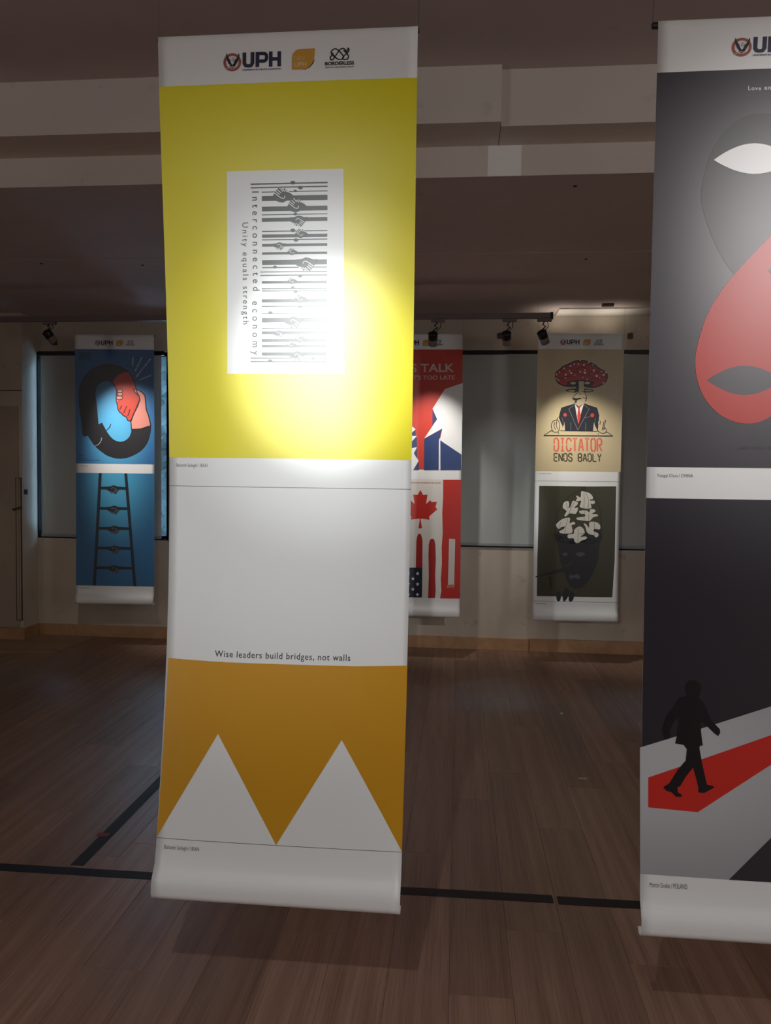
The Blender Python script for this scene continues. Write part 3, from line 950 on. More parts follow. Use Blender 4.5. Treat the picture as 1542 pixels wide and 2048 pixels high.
# ================================================================== banner 3: blue handshake / ladder
B3 = Banner(-2.588, 5.600, 2.360, math.radians(4), 'far banner on the left with blue handshake poster above blue ladder poster', sag=.008, curl=.006)
header_print(B3)
z4 = zoomer(130, 640, 6.829)
H4 = sheet_map(z4([(150, 395), (1215, 395), (1250, 1975), (195, 1975)]), S1, S2)
Z4 = lambda shapes: mapped(H4, zall(z4, shapes))
pE = B3.decal('upper_poster', ink_radial('blue_blend_print', (.085, .40, .66), (.022, .115, .31), .50, .36, .62, .26), 0, [rect_s(S1, S2)])
outerp = [(880, 690), (820, 652), (740, 615), (640, 595), (540, 600), (430, 640), (340, 700), (270, 790), (225, 900), (210, 1010), (212, 1090), (222, 1190), (248, 1350), (265, 1480)]
black_shape = smooth(outerp, 3, False) + [(278, 1580), (292, 1600), (320, 1602), (350, 1592)] + smooth([(352, 1595), (400, 1670), (450, 1737), (540, 1812), (620, 1865), (740, 1900), (870, 1893), (980, 1850), (1080, 1780), (1150, 1680), (1185, 1560), (1196, 1450)], 3, False) + [(1060, 1490), (935, 1500)] + smooth([(932, 1530), (905, 1600), (850, 1652), (780, 1668), (700, 1640), (640, 1580), (600, 1520), (550, 1430)], 3, False) + [(540, 1408), (490, 1430), (462, 1160)] + smooth([(460, 1150), (445, 1060), (443, 980), (465, 910), (510, 860), (570, 835), (620, 838), (660, 862)], 3, False) + smooth([(665, 850), (720, 762), (790, 710), (878, 694)], 3, False)
B3.decal('black_sleeve_ring', ink(BLACK), 1, Z4([black_shape]), pE)
redhand = [(880, 698), (922, 760), (962, 840), (982, 920), (1000, 990), (1032, 1040), (1036, 1085), (1000, 1180), (962, 1275), (930, 1365), (905, 1382), (882, 1372), (862, 1325), (835, 1312), (812, 1300), (800, 1278), (770, 1262), (745, 1215), (738, 1160), (722, 1095), (722, 1010), (728, 960), (695, 895), (664, 852), (690, 800), (740, 742), (800, 708)]
pinkarm = [(950, 940), (985, 940), (1060, 978), (1105, 1030), (1115, 1130), (1125, 1220), (1160, 1310), (1190, 1440), (1060, 1488), (935, 1497), (925, 1390), (960, 1290), (1010, 1180), (1042, 1085), (1022, 1030), (970, 985)]
fingers = [ell(770, 968, 38, 24), ell(772, 1012, 38, 24), ell(764, 1062, 44, 26), [(725, 1060), (750, 1085), (745, 1115), (728, 1105)]]
B3.decal('red_hand', ink((.55, .045, .022)), 2, Z4([redhand]), pE)
B3.decal('pink_forearm', ink((.66, .24, .19)), 3, Z4([pinkarm] + fingers), pE)
ol = stroke(redhand + redhand[:1], 13) + stroke(pinkarm + pinkarm[:1], 13)
for f in fingers[:3]: ol += stroke(f + f[:1], 9)
ol += stroke([(800, 1165), (770, 1228)], 11) + stroke([(865, 1175), (826, 1272)], 11) + stroke([(912, 1215), (882, 1312)], 11)
ol += stroke(smooth([(655, 1425), (640, 1470), (600, 1512)], 4, False), 9)
B3.decal('hand_outlines', ink(BLACK), 4, Z4(ol), pE, kind='stuff')
B3.decal('smile_line', ink((.45, .5, .55)), 4, Z4(stroke(smooth([(538, 1615), (525, 1670), (492, 1712), (450, 1732)], 4, False), 9)), pE)
B3.decal('lettering', ink((.012, .02, .05)), 1, Z4([text_quad('ZERO', (205, 440), (382, 440), (205, 520), .03)] + fine_print((205, 537), (382, 537), 12, 8, 3) + fine_print((225, 1868), (310, 1868), 8, 8, 5) + fine_print((225, 1900), (350, 1900), 8, 12, 6) + fine_print((225, 1928), (520, 1930), 8, 22, 7)), pE, kind='split')
ray = []
for i, (a, b2) in enumerate((((933, 612), (935, 500)), ((968, 690), (1058, 500)), ((985, 770), (1175, 515)), ((1030, 815), (1185, 742)))):
    ray += fine_print(a, b2, 22, 6 + 2 * i, i + 11)
B3.decal('radiating_words', ink((.42, .46, .52)), 1, Z4(ray), pE, kind='stuff')
z5 = zoomer(130, 920, 6.4)
H5 = sheet_map(z5([(187, 190), (1170, 190), (1180, 1655), (182, 1650)]), S3, S4)
Z5 = lambda shapes: mapped(H5, zall(z5, shapes))
B3.decal('credit_strip', ink((.25, .24, .23)), 0, [[(a * 1.0, b2) for a, b2 in p] for p in fine_print((-.275, S2 + .018), (-.205, S2 + .018), .005, 12, 8)])
pF = B3.decal('lower_poster', ink_radial('blue_ladder_print', (.060, .36, .58), (.020, .125, .28), .5, .54, .60, .30), 0, [rect_s(S3, S4)])
lad = [[(475, 190), (513, 190), (436, 1648), (398, 1646)], [(795, 190), (831, 190), (953, 1654), (915, 1654)]]
shk, shl = [], []
for y0, xa, xb, cx in ((382, 495, 825, 660), (642, 480, 845, 665), (900, 465, 865, 668), (1157, 450, 890, 672), (1415, 435, 915, 674)):
    lad.append([(xa, y0 - 18), (xb, y0 - 18), (xb, y0 + 18), (xa, y0 + 18)])
    d, l = handshake(cx, y0 + 22, 190, 112, True, .03)
    shk.append(d); shl += l
B3.decal('ladder', ink((.006, .008, .016)), 1, Z5(lad), pF)
B3.decal('handshake', ink((.008, .009, .014)), 2, Z5(shk), pF, kind='split')
B3.decal('finger_lines', ink((.16, .2, .26)), 3, Z5(shl), pF, kind='stuff')
B3.decal('credit_strip', ink((.2, .19, .19)), 0, fine_print((-.275, S4 + .018), (-.19, S4 + .018), .005, 12, 9))

# ================================================================== banner 4: red talk / two flags
B4 = Banner(-0.288, 5.550, 2.345, 0.0, 'far banner half hidden by the yellow one, red poster above maple leaf poster', sag=.008, curl=.005, shear=.012)
header_print(B4)
z6 = zoomer(800, 640, 6.825)
H6 = sheet_map([(758, 697), (925.3, 697), (921.6, 936.7), (757, 935)], S1, S2)
Z6 = lambda shapes: mapped(H6, zall(z6, shapes))
RED, NAVB = (.56, .050, .034), (.030, .055, .16)
pG = B4.decal('upper_poster', ink(RED), 0, [rect_s(S1, S2)])
B4.decal('white_profile', ink(WHITE), 1, Z6([[(856, 845), (610, 930), (445, 1195), (505, 1340), (330, 1600), (575, 1465), (540, 1640), (548, 2028), (831, 2028), (834, 1900)],
                                              [(526, 1600), (548, 1600), (548, 2028), (526, 2028)],
                                              [(-289, 845), (-44, 930), (110, 1385), (215, 1475), (115, 1562), (230, 1567), (105, 1703), (105, 1740), (232, 1718), (190, 1800), (256, 1902), (180, 2028), (-292, 2028)]]), pG)
B4.decal('navy_shape', ink(NAVB), 2, Z6([[(445, 1208), (505, 1338), (440, 1422)], [(330, 1605), (575, 1467), (530, 1620), (525, 2028), (326, 2028)], [(548, 1625), (832, 1815), (829, 2028), (549, 2028)],
                                          [(212, 1485), (216, 1562), (115, 1560)], [(229, 1570), (233, 1712), (105, 1741), (105, 1702)], [(233, 1722), (233, 1872), (190, 1800)], [(256, 1905), (259, 2028), (180, 2028)]]), pG)
B4.decal('lettering', ink((.62, .55, .50)), 1, Z6([text_quad("LET'S TALK", (-174, 580), (740, 577), (-174, 700), .02), text_quad("BEFORE IT'S TOO LATE", (-178, 742), (745, 740), (-178, 802), .02)]), pG, kind='split')
z7 = zoomer(800, 930, 6.4)
H7 = sheet_map([(755, 957), (920.3, 958), (919.5, 1195), (754, 1192)], S3, S4)
Z7 = lambda shapes: mapped(H7, zall(z7, shapes))
pH = B4.decal('lower_poster', ink((.70, .67, .62)), 0, [rect_s(S3, S4)])
redA = (.50, .022, .014)
band = [(540, 180), (770, 178), (768, 1697), (512, 1697), (528, 1600), (520, 1450), (532, 1250), (528, 1050), (540, 850), (532, 600), (542, 400)]
half = [(252, 312), (287, 375), (343, 371), (325, 492), (380, 440), (394, 466), (463, 461), (446, 530), (470, 556), (364, 650), (371, 690), (258, 676), (262, 720), (276, 800)]
leafp = half + [(504 - a, b2) for a, b2 in reversed(half[1:])]
B4.decal('maple_leaf', ink(redA), 1, Z7([leafp]), pH)
B4.decal('red_band', ink(redA), 1, Z7([band, [(-300, 178), (-38, 178), (-30, 700), (-38, 1200), (-34, 1697), (-302, 1697)]]), pH, kind='split')
barsR = [smooth([(205, 960), (225, 880), (262, 880), (283, 960)], 4, False) + [(283, 1310), (200, 1310)], smooth([(362, 1010), (385, 940), (430, 942), (448, 1010)], 4, False) + [(455, 1200), (448, 1400), (456, 1600), (446, 1694), (358, 1694), (366, 1400), (360, 1150)],
         smooth([(40, 1000), (60, 935), (100, 938), (113, 1000)], 4, False) + [(112, 1310), (40, 1310)]]
B4.decal('drip_stripe', ink((.36, .015, .012)), 1, Z7(barsR), pH, kind='split')
B4.decal('white_slot', ink((.62, .59, .55)), 2, Z7([[(622, 930), (700, 935), (692, 1525), (612, 1528)]]), pH)
B4.decal('smudge', ink((.52, .17, .12)), 3, Z7([smooth([(605, 1525), (690, 1520), (690, 1560), (650, 1555), (600, 1562)], 3)]), pH)
B4.decal('navy_canton', ink((.008, .014, .038)), 2, Z7([[(-120, 1305), (283, 1305), (280, 1685), (-122, 1685)]]), pH)


def star(cx, cy, r):
    return [(cx + (r if i % 2 == 0 else r * .42) * math.sin(PI * i / 5), cy - (r if i % 2 == 0 else r * .42) * math.cos(PI * i / 5)) for i in range(10)]


B4.decal('white_star', ink(WHITE), 3, Z7([star(a, b2, 26) for a, b2 in ((105, 1380), (222, 1380), (163, 1446), (105, 1514), (222, 1517), (163, 1582), (105, 1650), (222, 1650), (46, 1446), (46, 1582), (-12, 1380), (-12, 1514), (-12, 1650))]), pH, kind='split')
B4.decal('small_lettering', ink((.35, .12, .09)), 1, Z7(fine_print((-30, 220), (515, 222), 16, 34, 21)), pH, kind='split')

# ================================================================== banner 5: mushroom head / long nose
B5 = Banner(0.838, 5.550, 2.345, math.radians(3), 'far banner with beige mushroom head poster above dark olive long nose poster', sag=.008, curl=.006, shear=.004)
header_print(B5)
z8 = zoomer(1050, 640, 6.4)
H8 = sheet_map(z8([(160, 355), (1280, 355), (1222, 1930), (130, 1925)]), S1, S2)
Z8 = lambda shapes: mapped(H8, zall(z8, shapes))
KHAKI, INK5 = (.56, .46, .27), (.016, .015, .020)
pI = B5.decal('upper_poster', ink(KHAKI), 0, [rect_s(S1, S2)])
cap_out = [(382, 690), (398, 648), (445, 612), (478, 578), (540, 552), (600, 522), (640, 505), (700, 494), (780, 502), (850, 528), (912, 558), (962, 600), (1032, 638), (1068, 690), (1062, 742), (1032, 792), (960, 838), (880, 858), (780, 850), (700, 838), (600, 850), (500, 840), (420, 802), (392, 752)]
cap_in = [(396, 690), (412, 655), (460, 622), (490, 590), (550, 566), (610, 538), (650, 522), (705, 510), (775, 518), (840, 542), (900, 572), (950, 612), (1020, 652), (1050, 695), (1045, 738), (1015, 780), (950, 820), (880, 838), (760, 780), (620, 775), (520, 826), (432, 792), (405, 748)]
B5.decal('mushroom_outline', ink(INK5), 1, Z8([smooth(cap_out)]), pI)
B5.decal('mushroom_cap', ink((.44, .018, .022)), 2, Z8([smooth(cap_in)]), pI)
arcs = []
for cx, cy, rx in ((470, 690, 60), (560, 640, 62), (640, 700, 70), (730, 640, 72), (820, 600, 60), (880, 680, 66), (960, 690, 55), (700, 560, 55), (600, 585, 50), (1010, 740, 40), (450, 770, 45), (540, 745, 55), (900, 770, 60), (780, 720, 60)):
    arcs += stroke([(cx + rx * math.cos(a), cy + rx * .72 * math.sin(a)) for a in [PI * (1.05 + .9 * i / 8) for i in range(9)]], 8)
B5.decal('cap_scallops', ink(INK5), 3, Z8(arcs), pI, kind='stuff')
rng5 = random.Random(3)
dots = [(402, 685, 11), (440, 655, 10), (500, 608, 11), (582, 575, 13), (632, 552, 11), (688, 552, 11), (710, 498, 11), (757, 560, 14), (820, 525, 12), (876, 560, 9), (885, 632, 16), (770, 625, 10), (770, 662, 17), (708, 650, 12), (592, 668, 14), (570, 640, 9), (522, 688, 14), (516, 730, 9), (428, 762, 11), (640, 695, 8), (922, 702, 17), (1012, 690, 14), (1040, 655, 10), (985, 645, 9), (1008, 792, 11), (962, 725, 8), (742, 722, 8), (795, 748, 9), (935, 570, 7), (405, 740, 9)]
B5.decal('cap_dot', ink((.78, .74, .66)), 4, Z8([ell(a, b2, r, n=10) for a, b2, r in dots]), pI, kind='split')
B5.decal('cap_underside', ink(INK5), 3, Z8([ell(712, 795, 178, 40, 28), ell(700, 893, 186, 27, 28), [(650, 790), (692, 790), (690, 920), (655, 925)]]), pI, kind='split')
B5.decal('stem_and_head', ink((.60, .50, .31)), 4, Z8([[(690, 772), (756, 772), (758, 905), (690, 905)], ell(618, 798, 36, 17), ell(800, 795, 38, 16), ell(600, 898, 46, 11), ell(810, 893, 50, 11),
                                                       smooth([(625, 930), (700, 905), (768, 925), (788, 985), (768, 1030), (752, 1068), (690, 1085), (640, 1062), (636, 1010), (610, 985)], 3)]), pI)
fc = [[(600, 1000), (625, 985), (660, 995), (710, 985), (730, 1000), (690, 1008), (655, 1030), (625, 1015)], [(640, 1030), (665, 1030), (655, 1060)]]
fc += stroke(smooth([(768, 925), (790, 985), (770, 1030)], 4, False), 8) + stroke(smooth([(700, 910), (650, 940), (612, 985)], 4, False), 8) + stroke([(640, 1030), (640, 1062)], 8) + stroke([(690, 945), (725, 935)], 8) + stroke([(735, 985), (780, 995)], 9)
B5.decal('face_lines', ink(INK5), 5, Z8(fc), pI, kind='stuff')
suit = [(635, 1062), (560, 1085), (465, 1115), (445, 1180), (432, 1240), (455, 1300), (480, 1350), (470, 1380), (500, 1330), (505, 1290), (512, 1415), (870, 1415), (882, 1300), (900, 1350), (930, 1410), (940, 1330), (935, 1290), (952, 1215), (940, 1170), (925, 1112), (850, 1090), (765, 1060), (690, 1100)]
B5.decal('dark_suit', ink((.014, .015, .022)), 2, Z8([suit]), pI)
B5.decal('white_shirt', ink((.72, .70, .66)), 3, Z8([[(637, 1064), (665, 1100), (710, 1100), (756, 1062), (728, 1150), (684, 1330), (650, 1150)]]), pI)
B5.decal('red_tie', ink((.55, .05, .032)), 4, Z8([[(663, 1100), (712, 1100), (700, 1128), (716, 1220), (684, 1335), (668, 1220), (682, 1128)], ell(512, 1208, 23), ell(863, 1210, 25)]), pI, kind='split')
lp = stroke([(640, 1075), (560, 1130), (675, 1400)], 5) + stroke([(755, 1075), (822, 1130), (675, 1400)], 5) + stroke([(585, 1300), (585, 1410)], 4) + stroke([(775, 1300), (775, 1410)], 4) + stroke([(770, 1245), (840, 1225)], 4) + stroke([(470, 1240), (495, 1330)], 4) + stroke([(905, 1240), (890, 1330)], 4)
B5.decal('suit_seams', ink((.22, .22, .24)), 4, Z8(lp), pI, kind='stuff')
hd = stroke([(240, 1474), (1126, 1474)], 14) + stroke([(240, 1474), (325, 1415), (350, 1412)], 7) + stroke([(450, 1412), (930, 1415)], 7) + stroke([(1040, 1425), (1064, 1430), (1126, 1474)], 7)
for pts in ([(345, 1400), (335, 1340), (360, 1290), (400, 1275), (430, 1290), (440, 1350), (425, 1420), (370, 1430), (345, 1400)], [(380, 1300), (370, 1360), (395, 1400)], [(405, 1290), (400, 1350), (420, 1390)], [(425, 1240), (400, 1280)], [(425, 1430), (430, 1455)],
            [(930, 1400), (960, 1430), (1010, 1440), (1042, 1410), (1030, 1370), (1005, 1390), (1020, 1340), (1030, 1270)], [(1010, 1290), (1000, 1350), (985, 1400)], [(965, 1280), (960, 1330)], [(940, 1290), (945, 1250)], [(935, 1440), (938, 1458)]):
    hd += stroke(smooth(pts, 3, False), 8)
B5.decal('table_and_hands', ink(INK5), 3, Z8(hd), pI, kind='stuff')
ST = {'D': [[(0, 0), (0, .44)], [(0, .54), (0, 1)], [(0.15, 0), (.7, 0), (1, .2), (1, .8), (.7, 1), (.15, 1)]], 'I': [[(.5, 0), (.5, .46)], [(.5, .54), (.5, 1)], [(.1, 0), (.9, 0)], [(.1, 1), (.9, 1)]],
      'C': [[(1, .25), (1, .15), (.75, 0), (.25, 0), (0, .2), (0, .46)], [(0, .54), (0, .8), (.25, 1), (.75, 1), (1, .85), (1, .75)]], 'T': [[(0, 0), (.42, 0)], [(.58, 0), (1, 0)], [(.5, 0.06), (.5, 1)]],
      'A': [[(0, 1), (.42, 0)], [(.58, 0), (1, 1)], [(.25, .66), (.75, .66)]], 'O': [[(.42, 0), (.2, .02), (0, .2), (0, .8), (.2, 1), (.42, 1)], [(.58, 0), (.8, .02), (1, .2), (1, .8), (.8, 1), (.58, 1)]],
      'R': [[(0, 0), (0, 1)], [(.15, 0), (.75, 0), (1, .15), (1, .4), (.75, .52), (.15, .52)], [(.5, .58), (1, 1)]], 'E': [[(0, 0), (0, .44)], [(0, .56), (0, 1)], [(.12, 0), (1, 0)], [(.12, .5), (.85, .5)], [(.12, 1), (1, 1)]],
      'N': [[(0, 0), (0, 1)], [(.08, .04), (.92, .96)], [(1, 0), (1, 1)]], 'S': [[(1, .25), (1, .15), (.75, 0), (.25, 0), (0, .15), (0, .35), (.3, .48)], [(.4, .5), (.75, .54), (1, .68), (1, .85), (.75, 1), (.25, 1), (0, .85), (0, .75)]],
      'B': [[(0, 0), (0, 1)], [(.15, 0), (.75, 0), (.95, .12), (.95, .38), (.75, .5), (.15, .5)], [(.75, .5), (1, .64), (1, .86), (.75, 1), (.15, 1)]], 'L': [[(0, 0), (0, 1)], [(.12, 1), (1, 1)]], 'Y': [[(0, 0), (.45, .5)], [(1, 0), (.55, .5)], [(.5, .56), (.5, 1)]]}


def stencil(word, x0, x1, y0, y1, lw):
    out = []
    n = len(word)
    cw = (x1 - x0) / n
    for i, ch in enumerate(word):
        if ch == ' ': continue
        for pl in ST[ch]:
            out += stroke([(x0 + cw * (i + .14) + a * cw * .70, y0 + lw / 2 + b2 * (y1 - y0 - lw)) for a, b2 in pl], lw)
    return out


B5.decal('lettering', ink((.66, .13, .075)), 1, Z8(stencil('DICTATOR', 362, 992, 1500, 1678, 20)), pI, kind='split')
B5.decal('lettering', ink((.055, .05, .03)), 1, Z8(stencil('ENDS BADLY', 362, 982, 1695, 1806, 15)), pI, kind='split')
B5.decal('credit_strip', ink((.3, .29, .28)), 0, fine_print((-.28, S2 + .018), (-.185, S2 + .018), .005, 12, 31))
z9 = zoomer(1050, 930, 6.205)
H9 = sheet_map(z9([(120, 192), (1175, 208), (1155, 1722), (95, 1688)]), S3, S4)
Z9 = lambda shapes: mapped(H9, zall(z9, shapes))
rule(B5, S3, None, h=.002)
rule(B5, S4, None, h=.002)
pJ = B5.decal('lower_poster', ink((.036, .034, .011)), 0, Z9([[(172, 254), (480, 258), (800, 264), (1124, 262), (1118, 700), (1112, 1200), (1085, 1655), (700, 1645), (400, 1635), (145, 1630), (150, 1200), (165, 700)]]))
face = [(370, 830), (345, 850), (378, 905), (392, 960), (408, 1050), (425, 1150), (445, 1240), (470, 1272), (130, 1378), (130, 1392), (470, 1330), (490, 1352), (520, 1440), (560, 1510), (620, 1545), (700, 1530), (770, 1470), (840, 1350), (890, 1230), (908, 1150), (915, 1040), (930, 940), (942, 860), (945, 780), (900, 870), (800, 905), (640, 930), (480, 900)]
dome = smooth([(372, 830), (385, 720), (400, 600), (450, 480), (540, 385), (640, 330), (712, 308), (800, 345), (880, 440), (925, 560), (942, 700), (943, 800)], 4, False)
ln = stroke(dome, 7) + ring(714, 292, 28, 10, 16)
fing = [smooth([(385, 1640), (392, 1580), (425, 1575), (445, 1630), (430, 1690), (400, 1695)], 3), smooth([(465, 1640), (472, 1560), (505, 1528), (545, 1550), (540, 1620), (500, 1690), (475, 1695)], 3), smooth([(540, 1650), (560, 1590), (590, 1580), (608, 1620), (590, 1690), (548, 1698)], 3),
        ell(310, 1405, 24, 26), [(300, 1420), (322, 1420), (335, 1545), (316, 1548)]]
B5.decal('dark_face', ink((.007, .007, .009)), 1, Z9([face, smooth([(375, 850), (480, 800), (640, 810), (830, 800), (942, 830), (920, 960), (640, 985), (392, 940)], 3)] + ln + fing), pJ)
B5.decal('face_details', ink((.060, .060, .060)), 2, Z9([lens_shape(455, 530, 1105, 1085, 1130), lens_shape(618, 745, 1105, 1080, 1138), smooth([(545, 1385), (560, 1360), (600, 1372), (640, 1355), (680, 1380), (660, 1420), (600, 1400), (560, 1425)], 3)] + stroke(smooth([(575, 1190), (560, 1225), (480, 1262)], 4, False), 5)), pJ, kind='stuff')
pz = [[(690, 325), (720, 325), (790, 345), (830, 385), (832, 420), (800, 425), (800, 440), (850, 440), (858, 470), (830, 485), (805, 475), (818, 530), (760, 540), (680, 525), (672, 500), (690, 440), (640, 448), (622, 430), (640, 410), (625, 385), (640, 378), (680, 400), (685, 350)],
      [(460, 520), (470, 470), (500, 445), (535, 450), (540, 500), (530, 535), (560, 510), (575, 455), (600, 440), (650, 465), (640, 490), (600, 530), (645, 525), (650, 545), (620, 605), (550, 595), (500, 635), (482, 620), (510, 570), (480, 545)],
      [(665, 565), (760, 562), (790, 590), (800, 550), (840, 545), (865, 560), (860, 580), (820, 605), (890, 610), (892, 635), (840, 645), (800, 690), (740, 690), (640, 675), (638, 650), (720, 640), (745, 620), (720, 605), (680, 600)],
      [(378, 745), (400, 710), (460, 665), (530, 648), (555, 665), (545, 720), (590, 700), (615, 715), (610, 735), (570, 745), (585, 800), (575, 840), (500, 850), (430, 840), (425, 815), (470, 795), (490, 760), (440, 770), (410, 790)],
      [(520, 880), (540, 855), (600, 850), (600, 810), (640, 770), (680, 760), (720, 790), (735, 830), (725, 855), (680, 890), (740, 885), (765, 900), (740, 925), (700, 935), (650, 968), (610, 950), (595, 905), (540, 910)],
      [(720, 725), (750, 730), (790, 780), (790, 710), (850, 702), (910, 725), (930, 770), (915, 800), (860, 790), (845, 820), (900, 845), (905, 880), (870, 900), (850, 870), (800, 860), (760, 830), (745, 770)]]
B5.decal('puzzle_piece', ink((.66, .63, .55)), 3, Z9([smooth(p, 2) for p in pz]), pJ, kind='split')
gl = []
for pts in ([(722, 330), (725, 430), (722, 530)], [(745, 340), (780, 430), (775, 535)], [(535, 600), (570, 520), (610, 450)], [(500, 450), (520, 540)], [(490, 845), (500, 760), (525, 660)], [(415, 770), (440, 700)], [(655, 770), (650, 960)], [(660, 852), (725, 848)], [(730, 570), (725, 680)], [(785, 600), (785, 680)], [(850, 705), (862, 880)]):
    gl += stroke(pts, 4)
B5.decal('puzzle_grid', ink((.03, .03, .028)), 4, Z9(gl), pJ, kind='stuff')
B5.decal('credit_strip', ink((.2, .2, .19)), 0, fine_print((-.28, S4 + .018), (-.205, S4 + .018), .005, 10, 33))

# ------------------------------------------------------------------ near track with the lamps that light the front banners (above and behind the frame)
rail2 = empty('track_rail', (0.2, -3.6, 2.43))
MB().box((-2.2, -.018, -.024), (2.2, .018, .010)).build('rail', M['track'], rail2, bevel=.002)
for xx in (-1.8, 0, 1.8):
    MB().lathe((xx, 0, .009), (0, 0, 1), [(0, .006), (ZTOP - 2.43 - .0085, .006)], 8).build('hanger', M['track'], rail2)
tag(rail2, 'dark track rail below the upper ceiling far behind the photographer', 'track')
COOL = (.95, 1.0, 1.0)
spot_fixture((-1.04, -3.6, 2.406), (-1.05, -3.62, 2.30), (-.312, 1.83, 1.575), 1350, 6.0, 1.0, COOL, 'narrow track spotlight aimed at the yellow banner')
spot_fixture((-.80, -3.6, 2.406), (-.81, -3.62, 2.30), (-.325, 1.83, 1.56), 360, 9.8, 1.0, COOL, 'medium track spotlight aimed at the yellow banner')  # extra beam added to soften the narrow pool's falloff
spot_fixture((-1.30, -3.6, 2.406), (-1.31, -3.62, 2.30), (-.46, 1.83, 1.45), 240, 19, 1.0, COOL, 'wide track spotlight aimed at the yellow banner')  # second added beam, for the outer spread of the pool
rail4 = empty('track_rail', (1.9, -1.25, 2.80))
MB().box((-1.2, -.018, -.024), (1.2, .018, .010)).build('rail', M['track'], rail4, bevel=.002)
for xx in (-.9, .9):
    MB().lathe((xx, 0, .009), (0, 0, 1), [(0, .006), (ZTOP - 2.80 - .0085, .006)], 8).build('hanger', M['track'], rail4)
tag(rail4, 'short dark track rail on the upper ceiling behind the photographer', 'track')
spot_fixture((2.0, -1.25, 2.776), (1.99, -1.26, 2.68), (.76, 1.77, 1.74), 230, 22, 1.0, (1.0, .97, .96), 'track spotlight aimed at the grey face banner')
rail3 = empty('track_rail', (0.2, 1.90, 2.83))
MB().box((-1.6, -.018, -.024), (1.6, .018, .010)).build('rail', M['track'], rail3, bevel=.002)
for xx in (-1.2, 0, 1.2):
    MB().lathe((xx, 0, .009), (0, 0, 1), [(0, .006), (ZTOP - 2.83 - .0085, .006)], 8).build('hanger', M['track'], rail3)
tag(rail3, 'dark track rail on the upper ceiling behind the front banners', 'track')
rail5 = empty('track_rail', (-.35, -.30, 2.83))
MB().box((-.9, -.018, -.024), (.9, .018, .010)).build('rail', M['track'], rail5, bevel=.002)
for xx in (-.7, .7):
    MB().lathe((xx, 0, .009), (0, 0, 1), [(0, .006), (ZTOP - 2.83 - .0085, .006)], 8).build('hanger', M['track'], rail5)
tag(rail5, 'short dark track rail on the ceiling above the photographer', 'track')
spot_fixture((-.35, -.30, 2.806), (-.36, -.31, 2.72), (-.2, 1.9, 0), 50, 76, 1.0, (.92, .98, 1.0), 'track spotlight aimed at the floor before the front banners')
spot_fixture((-1.2, 1.90, 2.806), (-1.2, 1.91, 2.71), (-3.35, 5.75, .62), 42, 36, 1.0, (1.0, .93, .84), 'track spotlight aimed at the pier and the foot of the left wall')
spot_fixture((-.1, 1.90, 2.806), (-.11, 1.91, 2.71), (.75, 5.93, .75), 8, 44, 1.0, (1.0, .93, .86), 'track spotlight aimed at the window wall')
for ux in (.72, 1.06):  # hidden lamps added to brighten the ceiling strip from below
    up = empty('uplight', (ux, 5.76, 2.29))
    MB().box((-.008, 0, -.012), (.008, D - 5.76, .0)).build('clip', M['lamp_black'], up, bevel=.003)
    MB().lathe((0, 0, -.03), (0, 0, 1), [(0, .012), (.005, .018), (.045, .02)], 16).build('lamp_body', M['lamp_black'], up, smooth=True)
    MB().lathe((0, 0, .0155), (0, 0, 1), [(0, .016), (.002, .015)], 16).build('lens', M['lens'], up)
    ld = bpy.data.lights.new('bulb', 'SPOT')
    ld.energy, ld.spot_size, ld.spot_blend, ld.color, ld.shadow_soft_size = 1.5, math.radians(125), 1.0, (1.0, .9, .76), .015
    lo = link(bpy.data.objects.new('bulb', ld), up)
    lo.location = (0, 0, .03)
    lo.rotation_euler = (PI, 0, 0)
    tag(up, 'small uplight behind the left half of the beige banner top' if ux < 1 else 'small uplight behind the right half of the beige banner top', 'uplight')

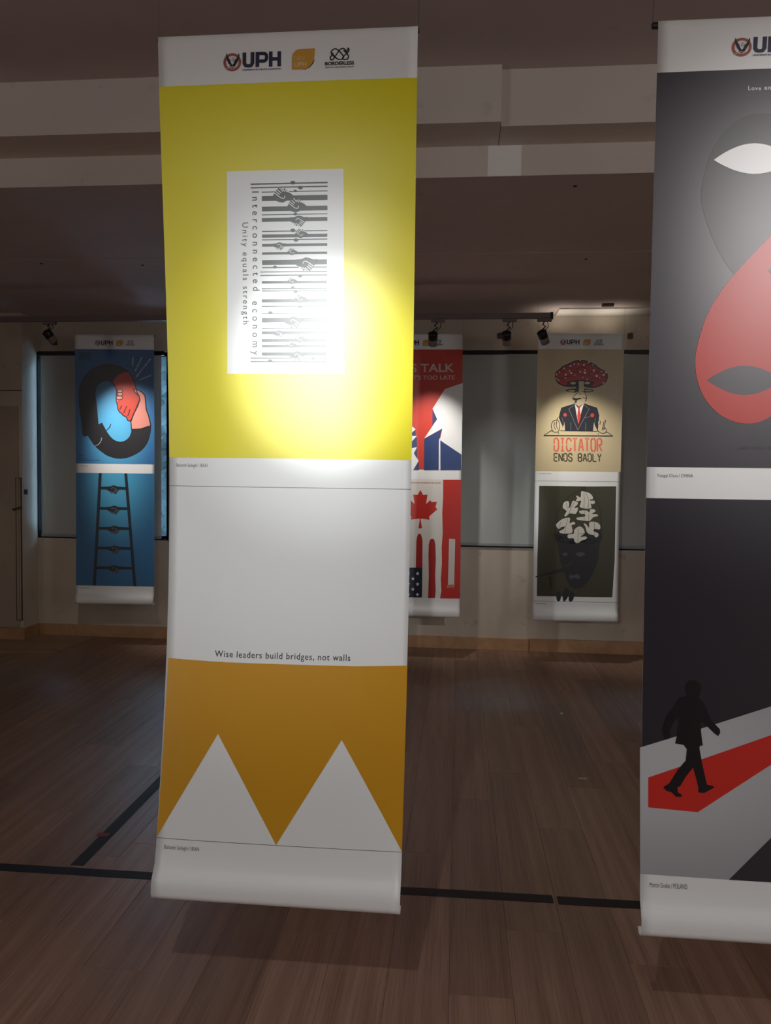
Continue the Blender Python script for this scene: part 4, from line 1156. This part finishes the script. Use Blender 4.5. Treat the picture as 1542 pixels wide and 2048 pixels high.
# leafy hedge outside, glimpsed past the edge of the blind
hb = bmesh.new()
bmesh.ops.create_grid(hb, x_segments=120, y_segments=36, size=1.0)
for v in hb.verts:
    a, b2 = v.co.x * 7.0, (v.co.y + 1) * 1.9
    n = 0.35 * math.sin(a * 3.1 + math.sin(b2 * 2.7) * 2) * math.sin(b2 * 3.7 + a) + 0.2 * math.sin(a * 9.7 + b2 * 4.1) + random.uniform(-.15, .15)
    v.co = (a - 2.5, 11.0 + n + 1.5 * max(0, b2 / 3.8 - .6), b2 - .3 + .25 * math.sin(a * 2.2) * (b2 / 3.8))
me = bpy.data.meshes.new('garden_hedge')
hb.to_mesh(me); hb.free()
hm = plain('hedge_leaves', (.010, .016, .018), .8, .2, noise=.9, nscale=6)
me.materials.append(hm)
hedge = link(bpy.data.objects.new('garden_hedge', me))
hedge.modifiers.new('thickness', 'SOLIDIFY').thickness = .4
tag(hedge, 'leafy hedge outside, glimpsed past the right edge of the blind by the blue banner', 'hedge')

# white strip painting in the lit ceiling band, and small brown pieces nearby
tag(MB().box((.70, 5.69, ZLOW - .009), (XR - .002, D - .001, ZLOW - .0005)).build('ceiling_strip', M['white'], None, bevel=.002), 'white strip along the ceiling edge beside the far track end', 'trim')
tag(MB().box((.98, 5.555, ZLOW - .018), (1.06, 5.595, ZLOW - .0005)).build('junction_cover', M['brown'], None, bevel=.003), 'small brown cover on the lowered ceiling above the beige banner', 'cover')  # small brown box under the lowered ceiling
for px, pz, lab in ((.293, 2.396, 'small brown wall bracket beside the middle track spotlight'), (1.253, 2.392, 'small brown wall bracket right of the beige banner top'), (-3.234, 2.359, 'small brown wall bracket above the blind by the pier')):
    e = empty('wall_bracket', (px, D, pz - .03))  # small brown plate with a hook shape on the wall
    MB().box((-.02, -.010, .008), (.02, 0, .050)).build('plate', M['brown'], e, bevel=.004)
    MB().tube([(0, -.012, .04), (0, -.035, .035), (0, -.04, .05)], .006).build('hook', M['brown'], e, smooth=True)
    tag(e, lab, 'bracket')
